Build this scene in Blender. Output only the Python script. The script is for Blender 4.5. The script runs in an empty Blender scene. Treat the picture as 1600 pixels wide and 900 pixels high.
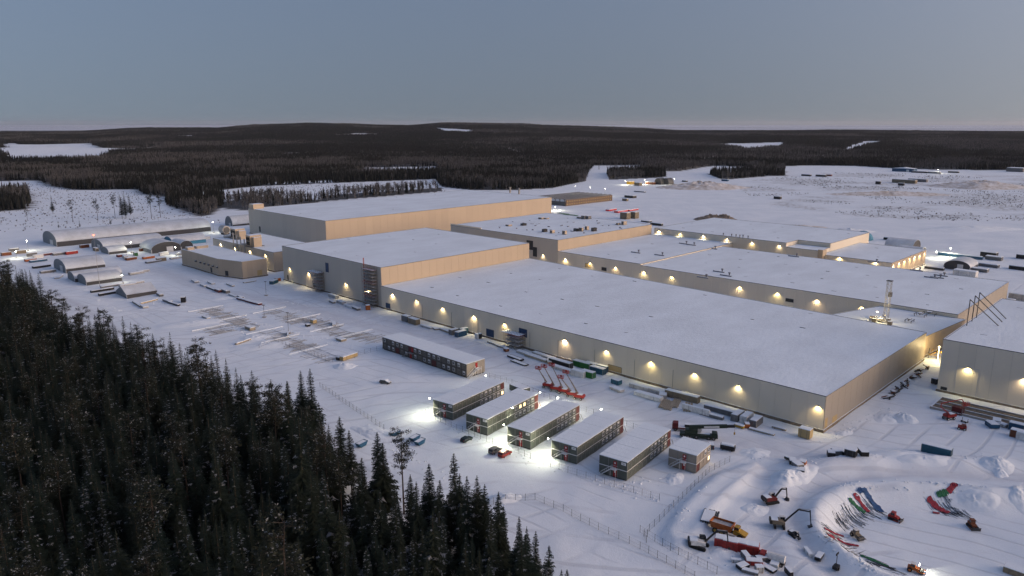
import bpy, math, random
import numpy as np
from mathutils import Vector, noise as mnoise
random.seed(7)
sc = bpy.context.scene
R = math.radians

# ------------------------------------------------------------------ camera
F, HORIZON, CAM_H = 1164.0, 193.0, 105.0          # focal length and horizon row of the 1600 px photo, flight height
PITCH = math.atan((450 - HORIZON) / F)
cam_d = bpy.data.cameras.new('camera'); cam = bpy.data.objects.new('camera', cam_d)
sc.collection.objects.link(cam); sc.camera = cam
cam.location = (0, 0, CAM_H); cam.rotation_euler = (math.pi / 2 - PITCH, 0, 0)
cam_d.sensor_width = 36; cam_d.lens = F / 1600 * 36; cam_d.clip_end = 200000; cam_d.clip_start = 1
# ------------------------------------------------------------------ sky and sun (dusk, glow low on the right and behind)
SUN_AZ, SUN_EL = 100.0, 23.0
world = bpy.data.worlds.new('World'); sc.world = world; world.use_nodes = True
wn, wl = world.node_tree.nodes, world.node_tree.links
wn.clear()
sky = wn.new('ShaderNodeTexSky'); sky.sky_type = 'NISHITA'; sky.sun_disc = False
sky.sun_elevation = R(SUN_EL); sky.sun_rotation = R(SUN_AZ)
sky.altitude = 100; sky.air_density = 2.0; sky.dust_density = 10.0; sky.ozone_density = 3.0
wtc = wn.new('ShaderNodeTexCoord'); wmad = wn.new('ShaderNodeVectorMath'); wmad.operation = 'MULTIPLY_ADD'   # lifts the horizon out of the thick ground haze
wmad.inputs[1].default_value = (1, 1, 0.8); wmad.inputs[2].default_value = (0, 0, 0.25)
wnm = wn.new('ShaderNodeVectorMath'); wnm.operation = 'NORMALIZE'
wl.new(wtc.outputs['Generated'], wmad.inputs[0]); wl.new(wmad.outputs[0], wnm.inputs[0]); wl.new(wnm.outputs[0], sky.inputs[0])
tint = wn.new('ShaderNodeMixRGB'); tint.blend_type = 'MULTIPLY'; tint.inputs[0].default_value = 1
tint.inputs[2].default_value = (0.955, 0.925, 1.15, 1)
bg = wn.new('ShaderNodeBackground'); bg.inputs[1].default_value = 0.10
wo = wn.new('ShaderNodeOutputWorld')
hsv = wn.new('ShaderNodeHueSaturation'); hsv.inputs['Saturation'].default_value = 1.0
wl.new(sky.outputs[0], hsv.inputs['Color']); wl.new(hsv.outputs[0], tint.inputs[1]); wl.new(tint.outputs[0], bg.inputs[0]); wl.new(bg.outputs[0], wo.inputs[0])
sun_d = bpy.data.lights.new('sun', 'SUN'); sun = bpy.data.objects.new('sun', sun_d); sc.collection.objects.link(sun)
sun_d.energy = 0.42; sun_d.angle = R(25); sun_d.color = (1.0, 0.70, 0.48)
_el = R(8.0); _az = R(SUN_AZ)
sd = Vector((math.sin(_az) * math.cos(_el), math.cos(_az) * math.cos(_el), math.sin(_el)))
sun.rotation_euler = sd.to_track_quat('Z', 'Y').to_euler()
sc.view_settings.view_transform = 'Standard'; sc.view_settings.look = 'None'
sc.view_settings.exposure = 0.48; sc.view_settings.gamma = 1; sc.view_settings.use_curve_mapping = False
sc.cycles.use_denoising = True
sc.cycles.max_bounces = 6; sc.cycles.diffuse_bounces = 3; sc.cycles.glossy_bounces = 2; sc.cycles.transparent_max_bounces = 8
sc.cycles.sample_clamp_indirect = 3.0

# ------------------------------------------------------------------ mapping between the photo's pixels and the ground
CP, SP = math.cos(PITCH), math.sin(PITCH)
def ray(px, py):
    a, b = px - 800, 450 - py
    return a, F * CP + b * SP, b * CP - F * SP
def G(px, py, z=0.0):
    dx, dy, dz = ray(px, py); t = (z - CAM_H) / dz
    return dx * t, dy * t
def PR(x, y, z):
    zz = z - CAM_H; d = y * CP - zz * SP; u = y * SP + zz * CP
    return 800 + F * x / d, 450 - F * u / d
A_U = R(44.2)                                       # factory axes: u runs right and away, v runs left and away
UX, UY = math.sin(A_U), math.cos(A_U); VX, VY = -UY, UX
ANG_U = math.pi / 2 - A_U
def UV(u, v): return u * UX + v * VX, u * UY + v * VY
def to_uv(x, y): return x * UX + y * UY, x * VX + y * VY
def on_u(px, py, u):                                # pixel ray meets the wall plane u = const -> (v, z)
    dx, dy, dz = ray(px, py); t = u / (dx * UX + dy * UY)
    return t * (dx * VX + dy * VY), CAM_H + t * dz
def on_v(px, py, v):
    dx, dy, dz = ray(px, py); t = v / (dx * VX + dy * VY)
    return t * (dx * UX + dy * UY), CAM_H + t * dz

# ------------------------------------------------------------------ materials
MATS = {}
def mat(name, col, rough=0.8, metal=0.0, var=0.0, scale=1.0, bump=0.0, bscale=20.0, emit=None, estr=0.0, col2=None, coord='Object', stretch=(1, 1, 1), spec=0.3, bdist=0.05):
    m = bpy.data.materials.new(name); m.use_nodes = True; MATS[name] = m
    n, l = m.node_tree.nodes, m.node_tree.links
    b = n['Principled BSDF']
    b.inputs['Base Color'].default_value = (*col, 1); b.inputs['Roughness'].default_value = rough; b.inputs['Metallic'].default_value = metal
    b.inputs['Specular IOR Level'].default_value = spec
    if var or bump or col2:
        tc = n.new('ShaderNodeTexCoord'); mp = n.new('ShaderNodeMapping'); mp.inputs['Scale'].default_value = stretch
        l.new(tc.outputs[coord], mp.inputs[0])
    if var or col2:
        nz = n.new('ShaderNodeTexNoise'); nz.inputs['Scale'].default_value = scale; nz.inputs['Detail'].default_value = 5; nz.inputs['Roughness'].default_value = 0.62
        l.new(mp.outputs[0], nz.inputs['Vector'])
        rp = n.new('ShaderNodeValToRGB'); rp.color_ramp.elements[0].position = 0.32; rp.color_ramp.elements[1].position = 0.68
        c2 = col2 or tuple(min(1, c * (1 + var)) for c in col); c1 = col if col2 else tuple(c * (1 - var) for c in col)
        rp.color_ramp.elements[0].color = (*c1, 1); rp.color_ramp.elements[1].color = (*c2, 1)
        l.new(nz.outputs[0], rp.inputs[0]); l.new(rp.outputs[0], b.inputs['Base Color'])
    if bump:
        nb = n.new('ShaderNodeTexNoise'); nb.inputs['Scale'].default_value = bscale; nb.inputs['Detail'].default_value = 4
        l.new(mp.outputs[0], nb.inputs['Vector'])
        bp = n.new('ShaderNodeBump'); bp.inputs['Strength'].default_value = bump; bp.inputs['Distance'].default_value = bdist
        l.new(nb.outputs[0], bp.inputs['Height']); l.new(bp.outputs[0], b.inputs['Normal'])
    if emit:
        b.inputs['Emission Color'].default_value = (*emit, 1); b.inputs['Emission Strength'].default_value = estr
    return m

# ------------------------------------------------------------------ mesh helpers
class MB:
    def __init__(s): s.v, s.f, s.m = [], [], []
    def face(s, idx, mi=0): s.f.append(tuple(idx)); s.m.append(mi)
    def poly(s, pts, mi=0):
        i = len(s.v); s.v += [tuple(p) for p in pts]; s.face(range(i, i + len(pts)), mi); return s
    def box(s, c, d, rz=0.0, mi=0, top=None, ry=0.0):
        cx, cy, cz = c; hx, hy, hz = d[0] / 2, d[1] / 2, d[2] / 2; i = len(s.v)
        ca, sa = math.cos(rz), math.sin(rz); cb, sb = math.cos(ry), math.sin(ry)
        for z in (-hz, hz):
            for x, y in ((-hx, -hy), (hx, -hy), (hx, hy), (-hx, hy)):
                X, Z = x * cb + z * sb, -x * sb + z * cb
                s.v.append((cx + X * ca - y * sa, cy + X * sa + y * ca, cz + Z))
        for q in ((3, 2, 1, 0), (0, 1, 5, 4), (1, 2, 6, 5), (2, 3, 7, 6), (3, 0, 4, 7)): s.face([i + k for k in q], mi)
        s.face([i + 4, i + 5, i + 6, i + 7], mi if top is None else top)
        return s
    def prism(s, pts, z0, z1, mi=0, top=None):
        n = len(pts); i = len(s.v)
        s.v += [(p[0], p[1], z0) for p in pts] + [(p[0], p[1], z1) for p in pts]
        for k in range(n): s.face([i + k, i + (k + 1) % n, i + n + (k + 1) % n, i + n + k], mi)
        s.face([i + n + k for k in range(n)], mi if top is None else top); s.face([i + k for k in reversed(range(n))], mi)
        return s
    def tube(s, p, q, r, n=6, mi=0, r2=None):
        p, q = Vector(p), Vector(q); d = q - p
        if d.length < 1e-6: return s
        x = d.orthogonal().normalized(); y = d.normalized().cross(x); i = len(s.v); r2 = r if r2 is None else r2
        for c, rr in ((p, r), (q, r2)):
            for k in range(n):
                a = 2 * math.pi * k / n; s.v.append(tuple(c + x * math.cos(a) * rr + y * math.sin(a) * rr))
        for k in range(n): s.face([i + k, i + (k + 1) % n, i + n + (k + 1) % n, i + n + k], mi)
        s.face([i + k for k in reversed(range(n))], mi); s.face([i + n + k for k in range(n)], mi)
        return s
    def extrude(s, prof, y0, y1, mi=0, axis='y'):             # prof: (x, z) outline, pushed along y
        n = len(prof); i = len(s.v)
        s.v += [(x, y0, z) for x, z in prof] + [(x, y1, z) for x, z in prof]
        for k in range(n): s.face([i + k, i + n + k, i + n + (k + 1) % n, i + (k + 1) % n], mi)
        s.face([i + k for k in range(n)], mi); s.face([i + n + k for k in reversed(range(n))], mi)
        return s
    def mesh(s, name, mats, smooth=False):
        me = bpy.data.meshes.new(name); me.from_pydata(s.v, [], s.f)
        for m in (mats if isinstance(mats, (list, tuple)) else [mats]): me.materials.append(MATS[m] if isinstance(m, str) else m)
        if any(s.m): me.polygons.foreach_set('material_index', s.m)
        if smooth: me.polygons.foreach_set('use_smooth', [True] * len(me.polygons))
        me.update(); return me
C = sc.collection
def link(name, me, parent=None, loc=(0, 0, 0), rz=0.0, scale=None):
    o = bpy.data.objects.new(name, me); C.objects.link(o); o.location = loc; o.rotation_euler = (0, 0, rz)
    if scale: o.scale = scale
    if parent: o.parent = parent
    return o
def part(name, mb, mats, parent, label=None, smooth=False, kind=None):
    o = link(name, mb.mesh(name, mats, smooth), parent)
    if label: o['label'] = label
    if kind: o['kind'] = kind
    return o
def tag(o, label, cat, group=None):
    o['label'] = label; o['category'] = cat; o['kind'] = 'thing'
    if group: o['group'] = group
    return o
def thing(name, label, cat, loc=(0, 0, 0), rz=0.0, group=None):
    o = bpy.data.objects.new(name, None); C.objects.link(o); o.location = loc; o.rotation_euler = (0, 0, rz); o.empty_display_size = 0.5
    return tag(o, label, cat, group)
def solo(name, mb, mats, label, cat, loc=(0, 0, 0), rz=0.0, group=None, smooth=False):
    return tag(link(name, mb.mesh(name, mats, smooth), None, loc, rz), label, cat, group)
def copy_tree(o, parent=None):
    c = o.copy(); C.objects.link(c); c.parent = parent
    for ch in list(o.children): copy_tree(ch, c)
    return c

def in_poly(x, y, poly):
    c = False; j = len(poly) - 1
    for i in range(len(poly)):
        xi, yi = poly[i]; xj, yj = poly[j]
        if (yi > y) != (yj > y) and x < (xj - xi) * (y - yi) / (yj - yi) + xi: c = not c
        j = i
    return c
def np_in_poly(x, y, poly):
    c = np.zeros(x.shape, bool); j = len(poly) - 1
    for i in range(len(poly)):
        xi, yi = poly[i]; xj, yj = poly[j]
        if yi != yj:
            c ^= ((yi > y) != (yj > y)) & (x < (xj - xi) * (y - yi) / (yj - yi) + xi)
        j = i
    return c
def np_dist(x, y, line):                                     # distance to a polyline
    d = np.full(x.shape, 1e9)
    for (ax, ay), (bx, by) in zip(line[:-1], line[1:]):
        L = (bx - ax) ** 2 + (by - ay) ** 2
        t = np.clip(((x - ax) * (bx - ax) + (y - ay) * (by - ay)) / L, 0, 1)
        d = np.minimum(d, np.hypot(x - ax - t * (bx - ax), y - ay - t * (by - ay)))
    return d
def sstep(a, b, t):
    t = np.clip((t - a) / (b - a), 0, 1); return t * t * (3 - 2 * t)
_rng = np.random.default_rng(3)
_perm = _rng.random((256, 256))
def vnoise(x, y):                                            # smooth value noise on arrays
    xi, yi = np.floor(x).astype(int), np.floor(y).astype(int); fx, fy = x - xi, y - yi
    fx, fy = fx * fx * (3 - 2 * fx), fy * fy * (3 - 2 * fy)
    p = lambda a, b: _perm[a % 256, b % 256]
    return (p(xi, yi) * (1 - fx) + p(xi + 1, yi) * fx) * (1 - fy) + (p(xi, yi + 1) * (1 - fx) + p(xi + 1, yi + 1) * fx) * fy
def fnoise(x, y, o=4):
    s, a, t = 0, 1.0, 0
    for k in range(o): s = s + a * vnoise(x + 17.3 * k, y - 9.1 * k); t += a; a *= 0.5; x, y = x * 2.03, y * 2.03
    return s / t
def arr(*a): return [np.asarray(q, float) for q in a]
gp = lambda pts: [G(*p) for p in pts]

# ------------------------------------------------------------------ ground, hills and sea
BASIN = gp([(1318, 768), (1350, 762), (1420, 762), (1490, 764), (1545, 772), (1600, 770), (1700, 772), (1760, 860), (1700, 960), (1480, 950), (1390, 905), (1318, 868), (1278, 835), (1276, 806), (1290, 784)])
RING = gp([(1310, 905), (1262, 860), (1240, 810), (1244, 775), (1285, 754), (1345, 743), (1420, 738), (1520, 741), (1620, 745)])
LANE = gp([(1185, 735), (1130, 770), (1090, 805), (1050, 850), (1035, 905)])
LANE2 = gp([(1200, 735), (1195, 790), (1190, 850), (1230, 910)])
OUTER = gp([(1212, 775), (1222, 748), (1252, 732), (1300, 726), (1400, 725), (1500, 727)])
PLAT = gp([(1178, 722), (1197, 733), (1150, 775), (1125, 800), (1098, 842), (1062, 862), (1028, 842), (1062, 790), (1112, 745)])
BANK = gp([(1290, 728), (1380, 717), (1460, 716), (1560, 722)])
PATH = gp([(48, 436), (62, 446), (80, 455), (100, 466), (125, 478), (160, 500), (215, 540), (300, 590), (420, 640), (520, 690), (580, 745), (640, 830)])
YARD = gp([(500, 460), (640, 510), (760, 550), (900, 600), (1010, 645), (1150, 690), (1300, 720)])
YARD2 = gp([(240, 420), (330, 455), (430, 470), (560, 505), (640, 525)])
SIL = [(-400, 203), (0, 203), (130, 203), (200, 199.5), (340, 199), (400, 193.5), (480, 191), (590, 194.5), (640, 195.5), (700, 191.5), (800, 193), (860, 196), (1000, 199.5), (1060, 203), (1200, 203), (1300, 202), (1600, 203.5), (2000, 203)]
SIL_A = [math.atan2(p[0] - 800, math.hypot(F, 450 - HORIZON)) for p in SIL]; SIL_Z = [105 - (p[1] - 193) * 7000 / 1192 - 15 for p in SIL]
PIT = [(0, 222), (40, 226), (145, 224), (178, 238), (170, 248), (60, 252), (0, 250)]
def ground_z(x, y):
    x, y = arr(x, y)
    d = np.hypot(x, y); az = np.arctan2(x, y)
    zh = np.interp(az, SIL_A, SIL_Z)
    far = sstep(2300, 7000, d) ** 1.3 * zh - sstep(7300, 9800, d) * (zh + 6)
    z = far * (0.82 + 0.36 * fnoise(x / 900, y / 900, 3)) + sstep(1500, 3000, d) * (fnoise(x / 420, y / 420, 3) - 0.5) * 16 * (1 - sstep(6500, 8000, d))
    near = 1 - sstep(900, 1500, d)
    z = z + near * ((fnoise(x / 14, y / 14, 3) - 0.5) * 0.75 + (fnoise(x / 3.6 + 40, y / 3.6, 2) - 0.5) * 0.24)
    m = (d < 330) & (x > 40)
    if np.any(m):
        xm, ym = x[m], y[m]
        ins = np_in_poly(xm, ym, BASIN); db = np_dist(xm, ym, BASIN + BASIN[:1])
        q = np.where(ins, -3.6 * sstep(0, 8.0, db), 0)
        q = q + 1.6 * np.exp(-(db / 3.0) ** 2) * np.where(ins, 0.6, 1) * (0.55 + 0.9 * fnoise(xm / 9, ym / 9, 2))
        q = q - 0.9 * np.exp(-(np_dist(xm, ym, RING) / 2.6) ** 2) + 1.25 * np.exp(-(np_dist(xm, ym, OUTER) / 4.2) ** 2) * (0.5 + 0.8 * fnoise(xm / 6, ym / 6, 3))
        pin = np_in_poly(xm, ym, PLAT); dp = np_dist(xm, ym, PLAT + PLAT[:1]); q = q + np.where(pin, 1.1 * sstep(0, 2.2, dp), 0) + np.where(pin, 0.5 * np.exp(-((dp - 1.6) / 1.2) ** 2), 0)
        q = q - 0.6 * np.exp(-(np_dist(xm, ym, LANE2) / 3.5) ** 2)
        q = q + 1.5 * np.exp(-(np_dist(xm, ym, BANK) / 4.5) ** 2) * (fnoise(xm / 11, ym / 11, 2) + 0.2)
        z = z.copy(); z[m] += q
    return z
def gz(x, y): return float(ground_z(np.array([x]), np.array([y]))[0])
def PG(px, py):                                              # photo pixel -> point on the ground
    x, y = G(px, py)
    for _ in range(3): x, y = G(px, py, gz(x, y))
    return x, y, gz(x, y)

# forest / clearing map, drawn over the photo and projected to the ground
OPEN = [(-700, 300), (-200, 290), (0, 283), (60, 282), (80, 292), (115, 297), (215, 296), (222, 303), (250, 308), (300, 302), (400, 291), (520, 286), (680, 280), (690, 292), (735, 297), (800, 297), (862, 294), (915, 283), (920, 268), (928, 258), (1000, 258), (1010, 268), (1060, 268), (1115, 259), (1180, 262), (1260, 258), (1345, 259), (1420, 264), (1600, 267), (2000, 268), (2400, 300), (2600, 1500), (-1500, 1500)]
CLEAR = [PIT, [(0, 253), (60, 255), (130, 262), (100, 262), (0, 258)], [(672, 199), (740, 203), (735, 209), (690, 206)], [(780, 233), (800, 233), (830, 243), (815, 244)], [(470, 203.5), (484, 203.5), (484, 205.5), (470, 205.5)], [(552, 208), (575, 208), (575, 211), (552, 211)],
         [(1115, 225), (1230, 222), (1232, 229), (1170, 236)], [(1305, 236), (1345, 221), (1385, 220), (1330, 238)], [(1055, 249), (1125, 246), (1130, 252), (1060, 253)], [(570, 262), (680, 260), (690, 270), (560, 272)], [(420, 285), (520, 282), (520, 285), (420, 288)], [(270, 212), (300, 211), (310, 214), (280, 215)], [(205, 232), (245, 229), (252, 233), (215, 236)], [(515, 210), (600, 209), (598, 212), (530, 213)], [(880, 209), (892, 208), (893, 210), (882, 211)], [(1245, 244), (1290, 242), (1300, 245), (1250, 247)], [(985, 243), (1010, 241), (1030, 244), (1000, 246)], [(430, 240), (470, 238), (490, 242), (440, 244)], [(1480, 236), (1530, 234), (1540, 237), (1490, 238)]]
WOODS = [[(255, 306), (345, 304), (352, 312), (345, 325), (330, 336), (310, 338), (262, 322)], [(347, 316), (400, 306), (500, 312), (500, 319), (400, 330), (350, 326)], [(0, 300), (45, 300), (48, 318), (40, 328), (0, 330)], [(-300, 300), (0, 298), (0, 332), (-300, 338)], [(948, 271), (1040, 265), (1040, 277), (952, 281)], [(1105, 272), (1225, 265), (1225, 273), (1130, 281)], [(1185, 270), (1226, 264), (1226, 275), (1190, 275)], [(500, 306), (690, 293), (690, 299), (500, 315)]]
def px_of(x, y, z=0.0):
    zz = z - CAM_H; d = np.maximum(y * CP - zz * SP, 1.0); u = y * SP + zz * CP
    return 800 + F * x / d, 450 - F * u / d
NEAR_WOOD = [(-420, 452), (-200, 440), (-60, 440), (0, 444), (40, 462), (85, 520), (115, 548), (200, 574), (270, 608), (315, 645), (360, 662), (410, 674), (462, 694), (510, 742), (540, 800), (570, 830), (600, 850), (680, 850), (800, 880), (880, 960), (900, 1110), (860, 1400), (-900, 1400), (-700, 700)]
NEAR_G = gp([(p[0], p[1]) for p in NEAR_WOOD])
def forest_mask(x, y):                                       # 1 in woodland (flat-ground projection)
    x, y = arr(x, y); d = np.hypot(x, y)
    px, py = px_of(x, y, 0)
    far = (d > 700) & (py < 400) & ~np_in_poly(px, py, OPEN)
    zz = ground_z(x, y); pxz, pyz = px_of(x, y, zz)
    for c in CLEAR: far &= ~np_in_poly(pxz, pyz, c)
    for w in WOODS: far |= (d > 700) & np_in_poly(px, py, w)
    return far
def near_mask(x, y): return np_in_poly(*arr(x, y), NEAR_G)

def axis(stops):                                             # (limit, step) pairs -> growing grid lines
    out = [stops[0][0]]
    for lim, st in stops[1:]:
        while out[-1] < lim - 1e-6: out.append(min(lim, out[-1] + st))
    return out
def build_ground():
    ys = axis([(-400, 0), (90, 35), (460, 1.7), (700, 4), (1500, 12), (3000, 30), (9900, 75), (11000, 300)])
    xp = axis([(0, 0), (300, 1.7), (480, 4), (1300, 14), (3000, 40), (8500, 140)])
    xs = [-a for a in reversed(xp[1:])] + xp
    X, Y = np.meshgrid(np.array(xs), np.array(ys)); n, mcol = X.shape
    x, y = X.ravel(), Y.ravel(); z = ground_z(x, y)
    me = bpy.data.meshes.new('ground')
    me.vertices.add(x.size); me.vertices.foreach_set('co', np.stack([x, y, z], 1).ravel())
    idx = np.arange(x.size).reshape(n, mcol)
    q = np.stack([idx[:-1, :-1], idx[:-1, 1:], idx[1:, 1:], idx[1:, :-1]], -1).reshape(-1, 4)
    me.loops.add(q.size); me.loops.foreach_set('vertex_index', q.ravel())
    me.polygons.add(len(q)); me.polygons.foreach_set('loop_start', np.arange(0, q.size, 4)); me.polygons.foreach_set('loop_total', np.full(len(q), 4))
    me.polygons.foreach_set('use_smooth', np.ones(len(q), bool))
    me.update()
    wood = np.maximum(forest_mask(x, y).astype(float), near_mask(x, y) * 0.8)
    packed = np.zeros(x.size)
    nearm = np.hypot(x, y) < 900
    xn, yn = x[nearm], y[nearm]
    pk = 0.9 * np.exp(-(np_dist(xn, yn, PATH) / 2.2) ** 4)
    pk = np.maximum(pk, 0.85 * np.exp(-(np_dist(xn, yn, RING) / 3.4) ** 2))
    pk = np.maximum(pk, 0.55 * np.exp(-(np_dist(xn, yn, LANE2) / 5) ** 2))
    for L, w in ((YARD, 9), (YARD2, 7)):
        dd = np_dist(xn, yn, L); pk = np.maximum(pk, 0.75 * np.exp(-(dd / w) ** 4))
    packed[nearm] = pk
    pxg, pyg = px_of(x, y, 0); rgh = np_in_poly(pxg, pyg, [(1140, 285), (1290, 271), (1420, 272), (1600, 275), (1640, 345), (1480, 345), (1340, 338), (1190, 318)]) & (y > 300)
    rough = rgh * sstep(0.36, 0.60, fnoise(x / 70, y / 45, 3))
    for nm, val in (('forest', wood), ('packed', packed), ('rough', rough)):
        at = me.attributes.new(nm, 'FLOAT', 'POINT'); at.data.foreach_set('value', val)
    o = link('ground', me); o['kind'] = 'structure'; o['label'] = 'snow covered ground of the building site, fields and hills'
    # material
    m = bpy.data.materials.new('ground_snow'); m.use_nodes = True; MATS['ground_snow'] = m
    nd, l = m.node_tree.nodes, m.node_tree.links; b = nd['Principled BSDF']
    geo = nd.new('ShaderNodeNewGeometry')
    def noise(s, det=5):
        t = nd.new('ShaderNodeTexNoise'); t.inputs['Scale'].default_value = s; t.inputs['Detail'].default_value = det; t.inputs['Roughness'].default_value = 0.6
        l.new(geo.outputs['Position'], t.inputs['Vector']); return t
    def ramp(src, p0, p1, c0=(0, 0, 0), c1=(1, 1, 1)):
        r = nd.new('ShaderNodeValToRGB'); r.color_ramp.elements[0].position = p0; r.color_ramp.elements[1].position = p1
        r.color_ramp.elements[0].color = (*c0, 1); r.color_ramp.elements[1].color = (*c1, 1); l.new(src, r.inputs[0]); return r
    def mix(fac, a, bcol, mode='MIX'):
        k = nd.new('ShaderNodeMixRGB'); k.blend_type = mode
        for s, v in zip(k.inputs, (fac, a, bcol)):
            if isinstance(v, (int, float)): s.default_value = v
            elif isinstance(v, tuple): s.default_value = (*v, 1)
            else: l.new(v, s)
        return k
    def attr(nm):
        a = nd.new('ShaderNodeAttribute'); a.attribute_name = nm; return a.outputs['Fac']
    def math_(op, a, bb):
        k = nd.new('ShaderNodeMath'); k.operation = op
        for s, v in zip(k.inputs, (a, bb)):
            if isinstance(v, (int, float)): s.default_value = v
            else: l.new(v, s)
        return k.outputs[0]
    snow = ramp(noise(0.035, 6).outputs[0], 0.3, 0.72, (0.67, 0.735, 0.79), (0.80, 0.85, 0.89))
    patch = ramp(noise(0.3, 5).outputs[0], 0.56, 0.74)          # trodden, dirtier snow
    c1 = mix(math_('MULTIPLY', patch.outputs[0], 0.32), snow.outputs[0], (0.64, 0.655, 0.68))
    pk = math_('MULTIPLY', attr('packed'), ramp(noise(0.16, 5).outputs[0], 0.25, 0.7, (0.35,) * 3, (1, 1, 1)).outputs[0])
    c2 = mix(pk, c1.outputs[0], (0.56, 0.585, 0.63))
    # wheel tracks: distorted bands along the two yard directions, broken up by noise
    tracks = None
    for ang, sc_, sd_ in ((0.80, 0.034, 0.0), (2.25, 0.045, 31.0), (1.55, 0.028, 77.0)):
        mp = nd.new('ShaderNodeMapping'); mp.inputs['Rotation'].default_value = (0, 0, ang); mp.inputs['Location'].default_value = (sd_, sd_, 0); l.new(geo.outputs['Position'], mp.inputs[0])
        wv = nd.new('ShaderNodeTexWave'); wv.inputs['Scale'].default_value = sc_; wv.inputs['Distortion'].default_value = 22; wv.inputs['Detail'].default_value = 2; wv.inputs['Detail Scale'].default_value = 0.18; l.new(mp.outputs[0], wv.inputs['Vector'])
        mk = ramp(noise(0.02 + 0.006 * sd_ / 31, 3).outputs[0], 0.46, 0.58)
        one = math_('MULTIPLY', ramp(wv.outputs[0], 0.93, 0.99).outputs[0], mk.outputs[0])
        tracks = one if tracks is None else math_('MAXIMUM', tracks, one)
    nearf = nd.new('ShaderNodeMapRange'); cd_ = nd.new('ShaderNodeVectorMath'); cd_.operation = 'LENGTH'; l.new(geo.outputs['Position'], cd_.inputs[0]); l.new(cd_.outputs['Value'], nearf.inputs[0])
    for i_, v_ in ((1, 450), (2, 900), (3, 1), (4, 0)): nearf.inputs[i_].default_value = v_
    tracks = math_('MULTIPLY', tracks, nearf.outputs[0])
    c2 = mix(math_('MULTIPLY', tracks, 0.5), c2.outputs[0], (0.52, 0.55, 0.59))
    # grass tufts and stones poking through the snow on rough, undriven ground
    speck = ramp(noise(1.1, 4).outputs[0], 0.66, 0.71); where = ramp(noise(0.011, 4).outputs[0], 0.52, 0.64)
    rough = math_('MAXIMUM', math_('MULTIPLY', speck.outputs[0], where.outputs[0]), math_('MULTIPLY', attr('rough'), ramp(noise(0.16, 6).outputs[0], 0.44, 0.60).outputs[0]))
    c3 = mix(math_('MULTIPLY', rough, 0.6), c2.outputs[0], (0.16, 0.13, 0.10))
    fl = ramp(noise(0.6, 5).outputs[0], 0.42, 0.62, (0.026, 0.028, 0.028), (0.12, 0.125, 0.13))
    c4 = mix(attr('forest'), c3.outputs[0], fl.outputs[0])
    l.new(c4.outputs[0], b.inputs['Base Color']); b.inputs['Roughness'].default_value = 0.75; b.inputs['Specular IOR Level'].default_value = 0.15
    bp = nd.new('ShaderNodeBump'); bp.inputs['Strength'].default_value = 0.55; bp.inputs['Distance'].default_value = 0.35
    bm_ = mix(0.5, noise(0.55, 6).outputs[0], noise(2.6, 3).outputs[0]); hh = math_('SUBTRACT', bm_.outputs[0], math_('MULTIPLY', tracks, 0.5)); l.new(hh, bp.inputs['Height']); l.new(bp.outputs[0], b.inputs['Normal'])
    me.materials.append(m)
    # frozen sea with bands of ice
    sea = MB(); ringn = 48
    for k in range(ringn):
        a0, a1 = R(-50 + 100 * k / ringn), R(-50 + 100 * (k + 1) / ringn)
        sea.poly([(8800 * math.sin(a0), 8800 * math.cos(a0), -2), (8800 * math.sin(a1), 8800 * math.cos(a1), -2), (60000 * math.sin(a1), 60000 * math.cos(a1), -2), (60000 * math.sin(a0), 60000 * math.cos(a0), -2)])
    mat('sea_ice', (0.22, 0.26, 0.30), 0.6, col2=(0.85, 0.87, 0.9), scale=0.00016, coord='Object', stretch=(0.35, 1.6, 1))
    so = link('sea', sea.mesh('sea', 'sea_ice')); so['kind'] = 'structure'
build_ground()

# ------------------------------------------------------------------ shared materials
mat('snow', (0.73, 0.785, 0.83), 0.75, var=0.05, scale=0.25, bump=0.35, bscale=1.2, bdist=0.15, spec=0.15)
mat('roof_snow', (0.71, 0.78, 0.83), 0.75, var=0.075, scale=0.03, stretch=(1, 2.2, 1), bump=0.6, bscale=0.35, bdist=0.3, spec=0.15)
def cladding(name, col, rib=3.2):
    m = mat(name, col, 0.55, var=0.06, scale=0.12, spec=0.35)
    n, l = m.node_tree.nodes, m.node_tree.links; b = n['Principled BSDF']
    g = n.new('ShaderNodeNewGeometry'); tc = n.new('ShaderNodeTexCoord')
    w = n.new('ShaderNodeTexWave'); w.bands_direction = 'X'; w.inputs['Scale'].default_value = rib; w.inputs['Distortion'].default_value = 0
    l.new(tc.outputs['Object'], w.inputs['Vector'])
    bp = n.new('ShaderNodeBump'); bp.inputs['Strength'].default_value = 0.35; bp.inputs['Distance'].default_value = 0.04
    l.new(w.outputs[0], bp.inputs['Height']); l.new(bp.outputs[0], b.inputs['Normal'])
    oi = n.new('ShaderNodeObjectInfo'); mr = n.new('ShaderNodeMapRange'); mr.inputs[3].default_value = 0.965; mr.inputs[4].default_value = 1.03
    l.new(oi.outputs['Random'], mr.inputs[0])
    mx = n.new('ShaderNodeMixRGB'); mx.blend_type = 'MULTIPLY'; mx.inputs[0].default_value = 1
    src = b.inputs['Base Color'].links[0].from_socket; l.new(src, mx.inputs[1]); l.new(mr.outputs[0], mx.inputs[2]); l.new(mx.outputs[0], b.inputs['Base Color'])
    return m
cladding('clad_grey', (0.70, 0.625, 0.50)); cladding('clad_light', (0.46, 0.365, 0.26)); cladding('clad_shade_dark', (0.33, 0.29, 0.235)); cladding('clad_shade_mid', (0.50, 0.455, 0.385))  # last two tones put the shade on single hall sides into the cladding colour
mat('seal_dark', (0.16, 0.155, 0.15), 0.8); mat('trim_dark', (0.10, 0.105, 0.11), 0.5); mat('trim_light', (0.55, 0.53, 0.50), 0.5)
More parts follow.
